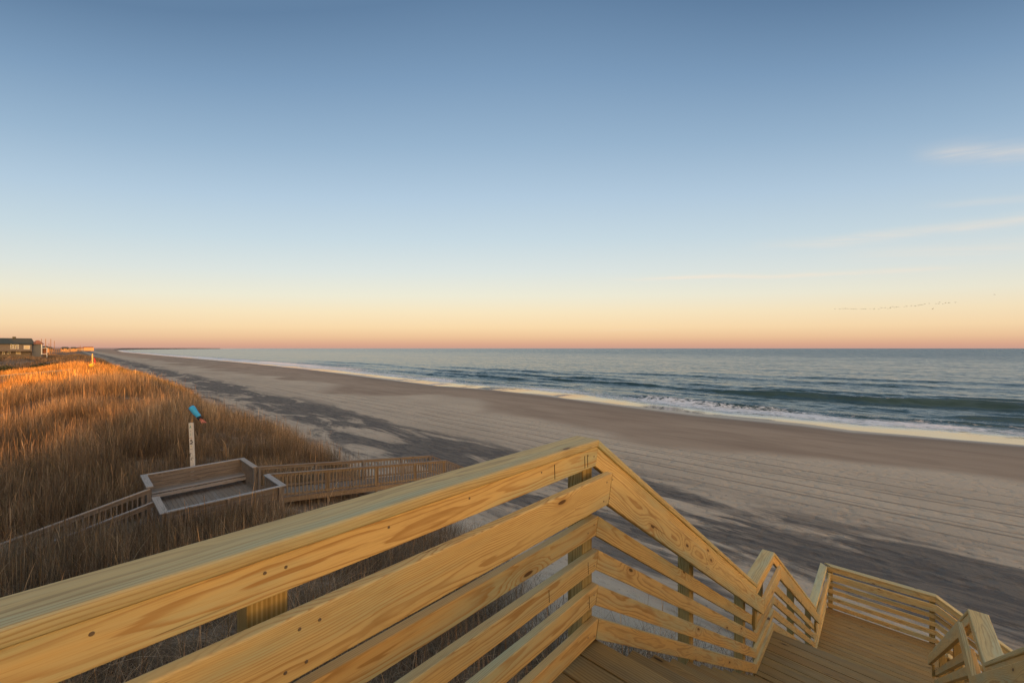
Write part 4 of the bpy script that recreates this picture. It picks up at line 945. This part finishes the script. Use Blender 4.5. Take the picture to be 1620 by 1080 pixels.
mid = [scatter(130000, -64, -14, -4.5, 14, .6, 1.45, .012, .42, .05, 3.2, .40, .58, .10, (.80, .92, 1.06), seed=3),
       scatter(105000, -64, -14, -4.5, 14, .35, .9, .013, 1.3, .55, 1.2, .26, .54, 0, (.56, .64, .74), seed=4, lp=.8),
       scatter(40000, -30, -14.5, -9, 14, .8, 1.4, .010, .34, .04, 2.0, .42, .58, .12, (.78, .88, 1.02), seed=5),
       scatter(10000, -34, -14.5, -9, 13, .6, 1.2, .012, 1.4, .55, .8, .3, .62, 0, 1.15, seed=15, lp=.7),
       scatter(8000, -16.2, -13.2, -3, 5.4, .7, 1.4, .009, .45, .08, .7, .2, .45, .1, (.78, .9, 1.05), seed=16),
       scatter(9000, -26, -20, -6, 1.6, .6, 1.1, .010, .5, .1, .8, .25, .5, .1, (.76, .88, 1.02), seed=17),
       scatter(5000, -60, -14.5, -9, 12, 1.1, 1.9, .010, .22, .02, 1.2, .2, .5, .35, (1.05, 1.08, 1.1), seed=14)]
mk_grass(mid, 'dune_grass', 'tall dry brown grass covering the dune round the weathered boardwalk')
far = [scatter(110000, -150, -60, -26, 14, .6, 1.5, .030, .42, .05, 4.0, .34, .56, .1, (1.65, 1.4, .8), seed=6),  # tone pushed to orange: low sunlight on this ridge put into blade colour
       scatter(90000, -420, -140, -60, 14, .5, 1.2, .075, .5, .04, 6.0, .28, .55, 0, .8, seed=7)]
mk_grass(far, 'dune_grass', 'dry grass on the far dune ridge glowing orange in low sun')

# dark evergreen shrubs in the swale
LEAFD = plain('shrub_leaves', (0.030, 0.042, 0.016), 0.7, 0.4, 1.5)
def shrub(x, y, rx_, ry_, h_, label):
    z0 = float(height(x, y)); n = 2600; sh = empty('dune_shrub', (x, y, z0)); tag(sh, label, 'shrub', 'evergreen shrubs behind the dune crest')
    a = rng.uniform(0, 2 * np.pi, n); r_ = np.sqrt(rng.uniform(0, 1, n)); cx = x + rx_ * r_ * np.cos(a); cy = y + ry_ * r_ * np.sin(a)
    top = h_ * np.sqrt(np.clip(1 - r_ ** 2, 0, 1)) * (0.6 + 0.8 * (fbm(cx / 1.4, cy / 1.4, 3, 88) + .5)); cz = z0 + top * rng.uniform(.25, 1, n) ** .6
    V = []; F = []
    for k in range(n):
        u = Vector(rng.normal(0, 1, 3)).normalized() * .16; w_ = Vector(rng.normal(0, 1, 3)).normalized() * .11; c_ = Vector((cx[k], cy[k], cz[k])); o_2 = len(V)
        V += [c_ - u, c_ + w_, c_ + u, c_ - w_]; F.append((o_2, o_2 + 1, o_2 + 2, o_2 + 3))
    mb = MB(); mb.add(V, F); mb.obj('foliage', LEAFD, sh)
    mb = MB()
    for k in range(7):
        q = 2 * math.pi * k / 7; mb.tube([(x, y, z0 - .2), (x + rx_ * .25 * math.cos(q), y + ry_ * .25 * math.sin(q), z0 + h_ * .4), (x + rx_ * .55 * math.cos(q), y + ry_ * .55 * math.sin(q), z0 + h_ * .7)], [.05, .035, .015], 6)
    mb.obj('stem', POLEW, sh)
shrub(-150, -12, 8, 5, 1.8, 'wide dark green shrub spreading below the grey house')
shrub(-170, -5, 9, 4, 1.8, 'dark green shrub on the slope just landward of the sunlit crest')
shrub(-128, -16, 6, 5, 1.5, 'dark green shrub cut off by the left edge of the view')
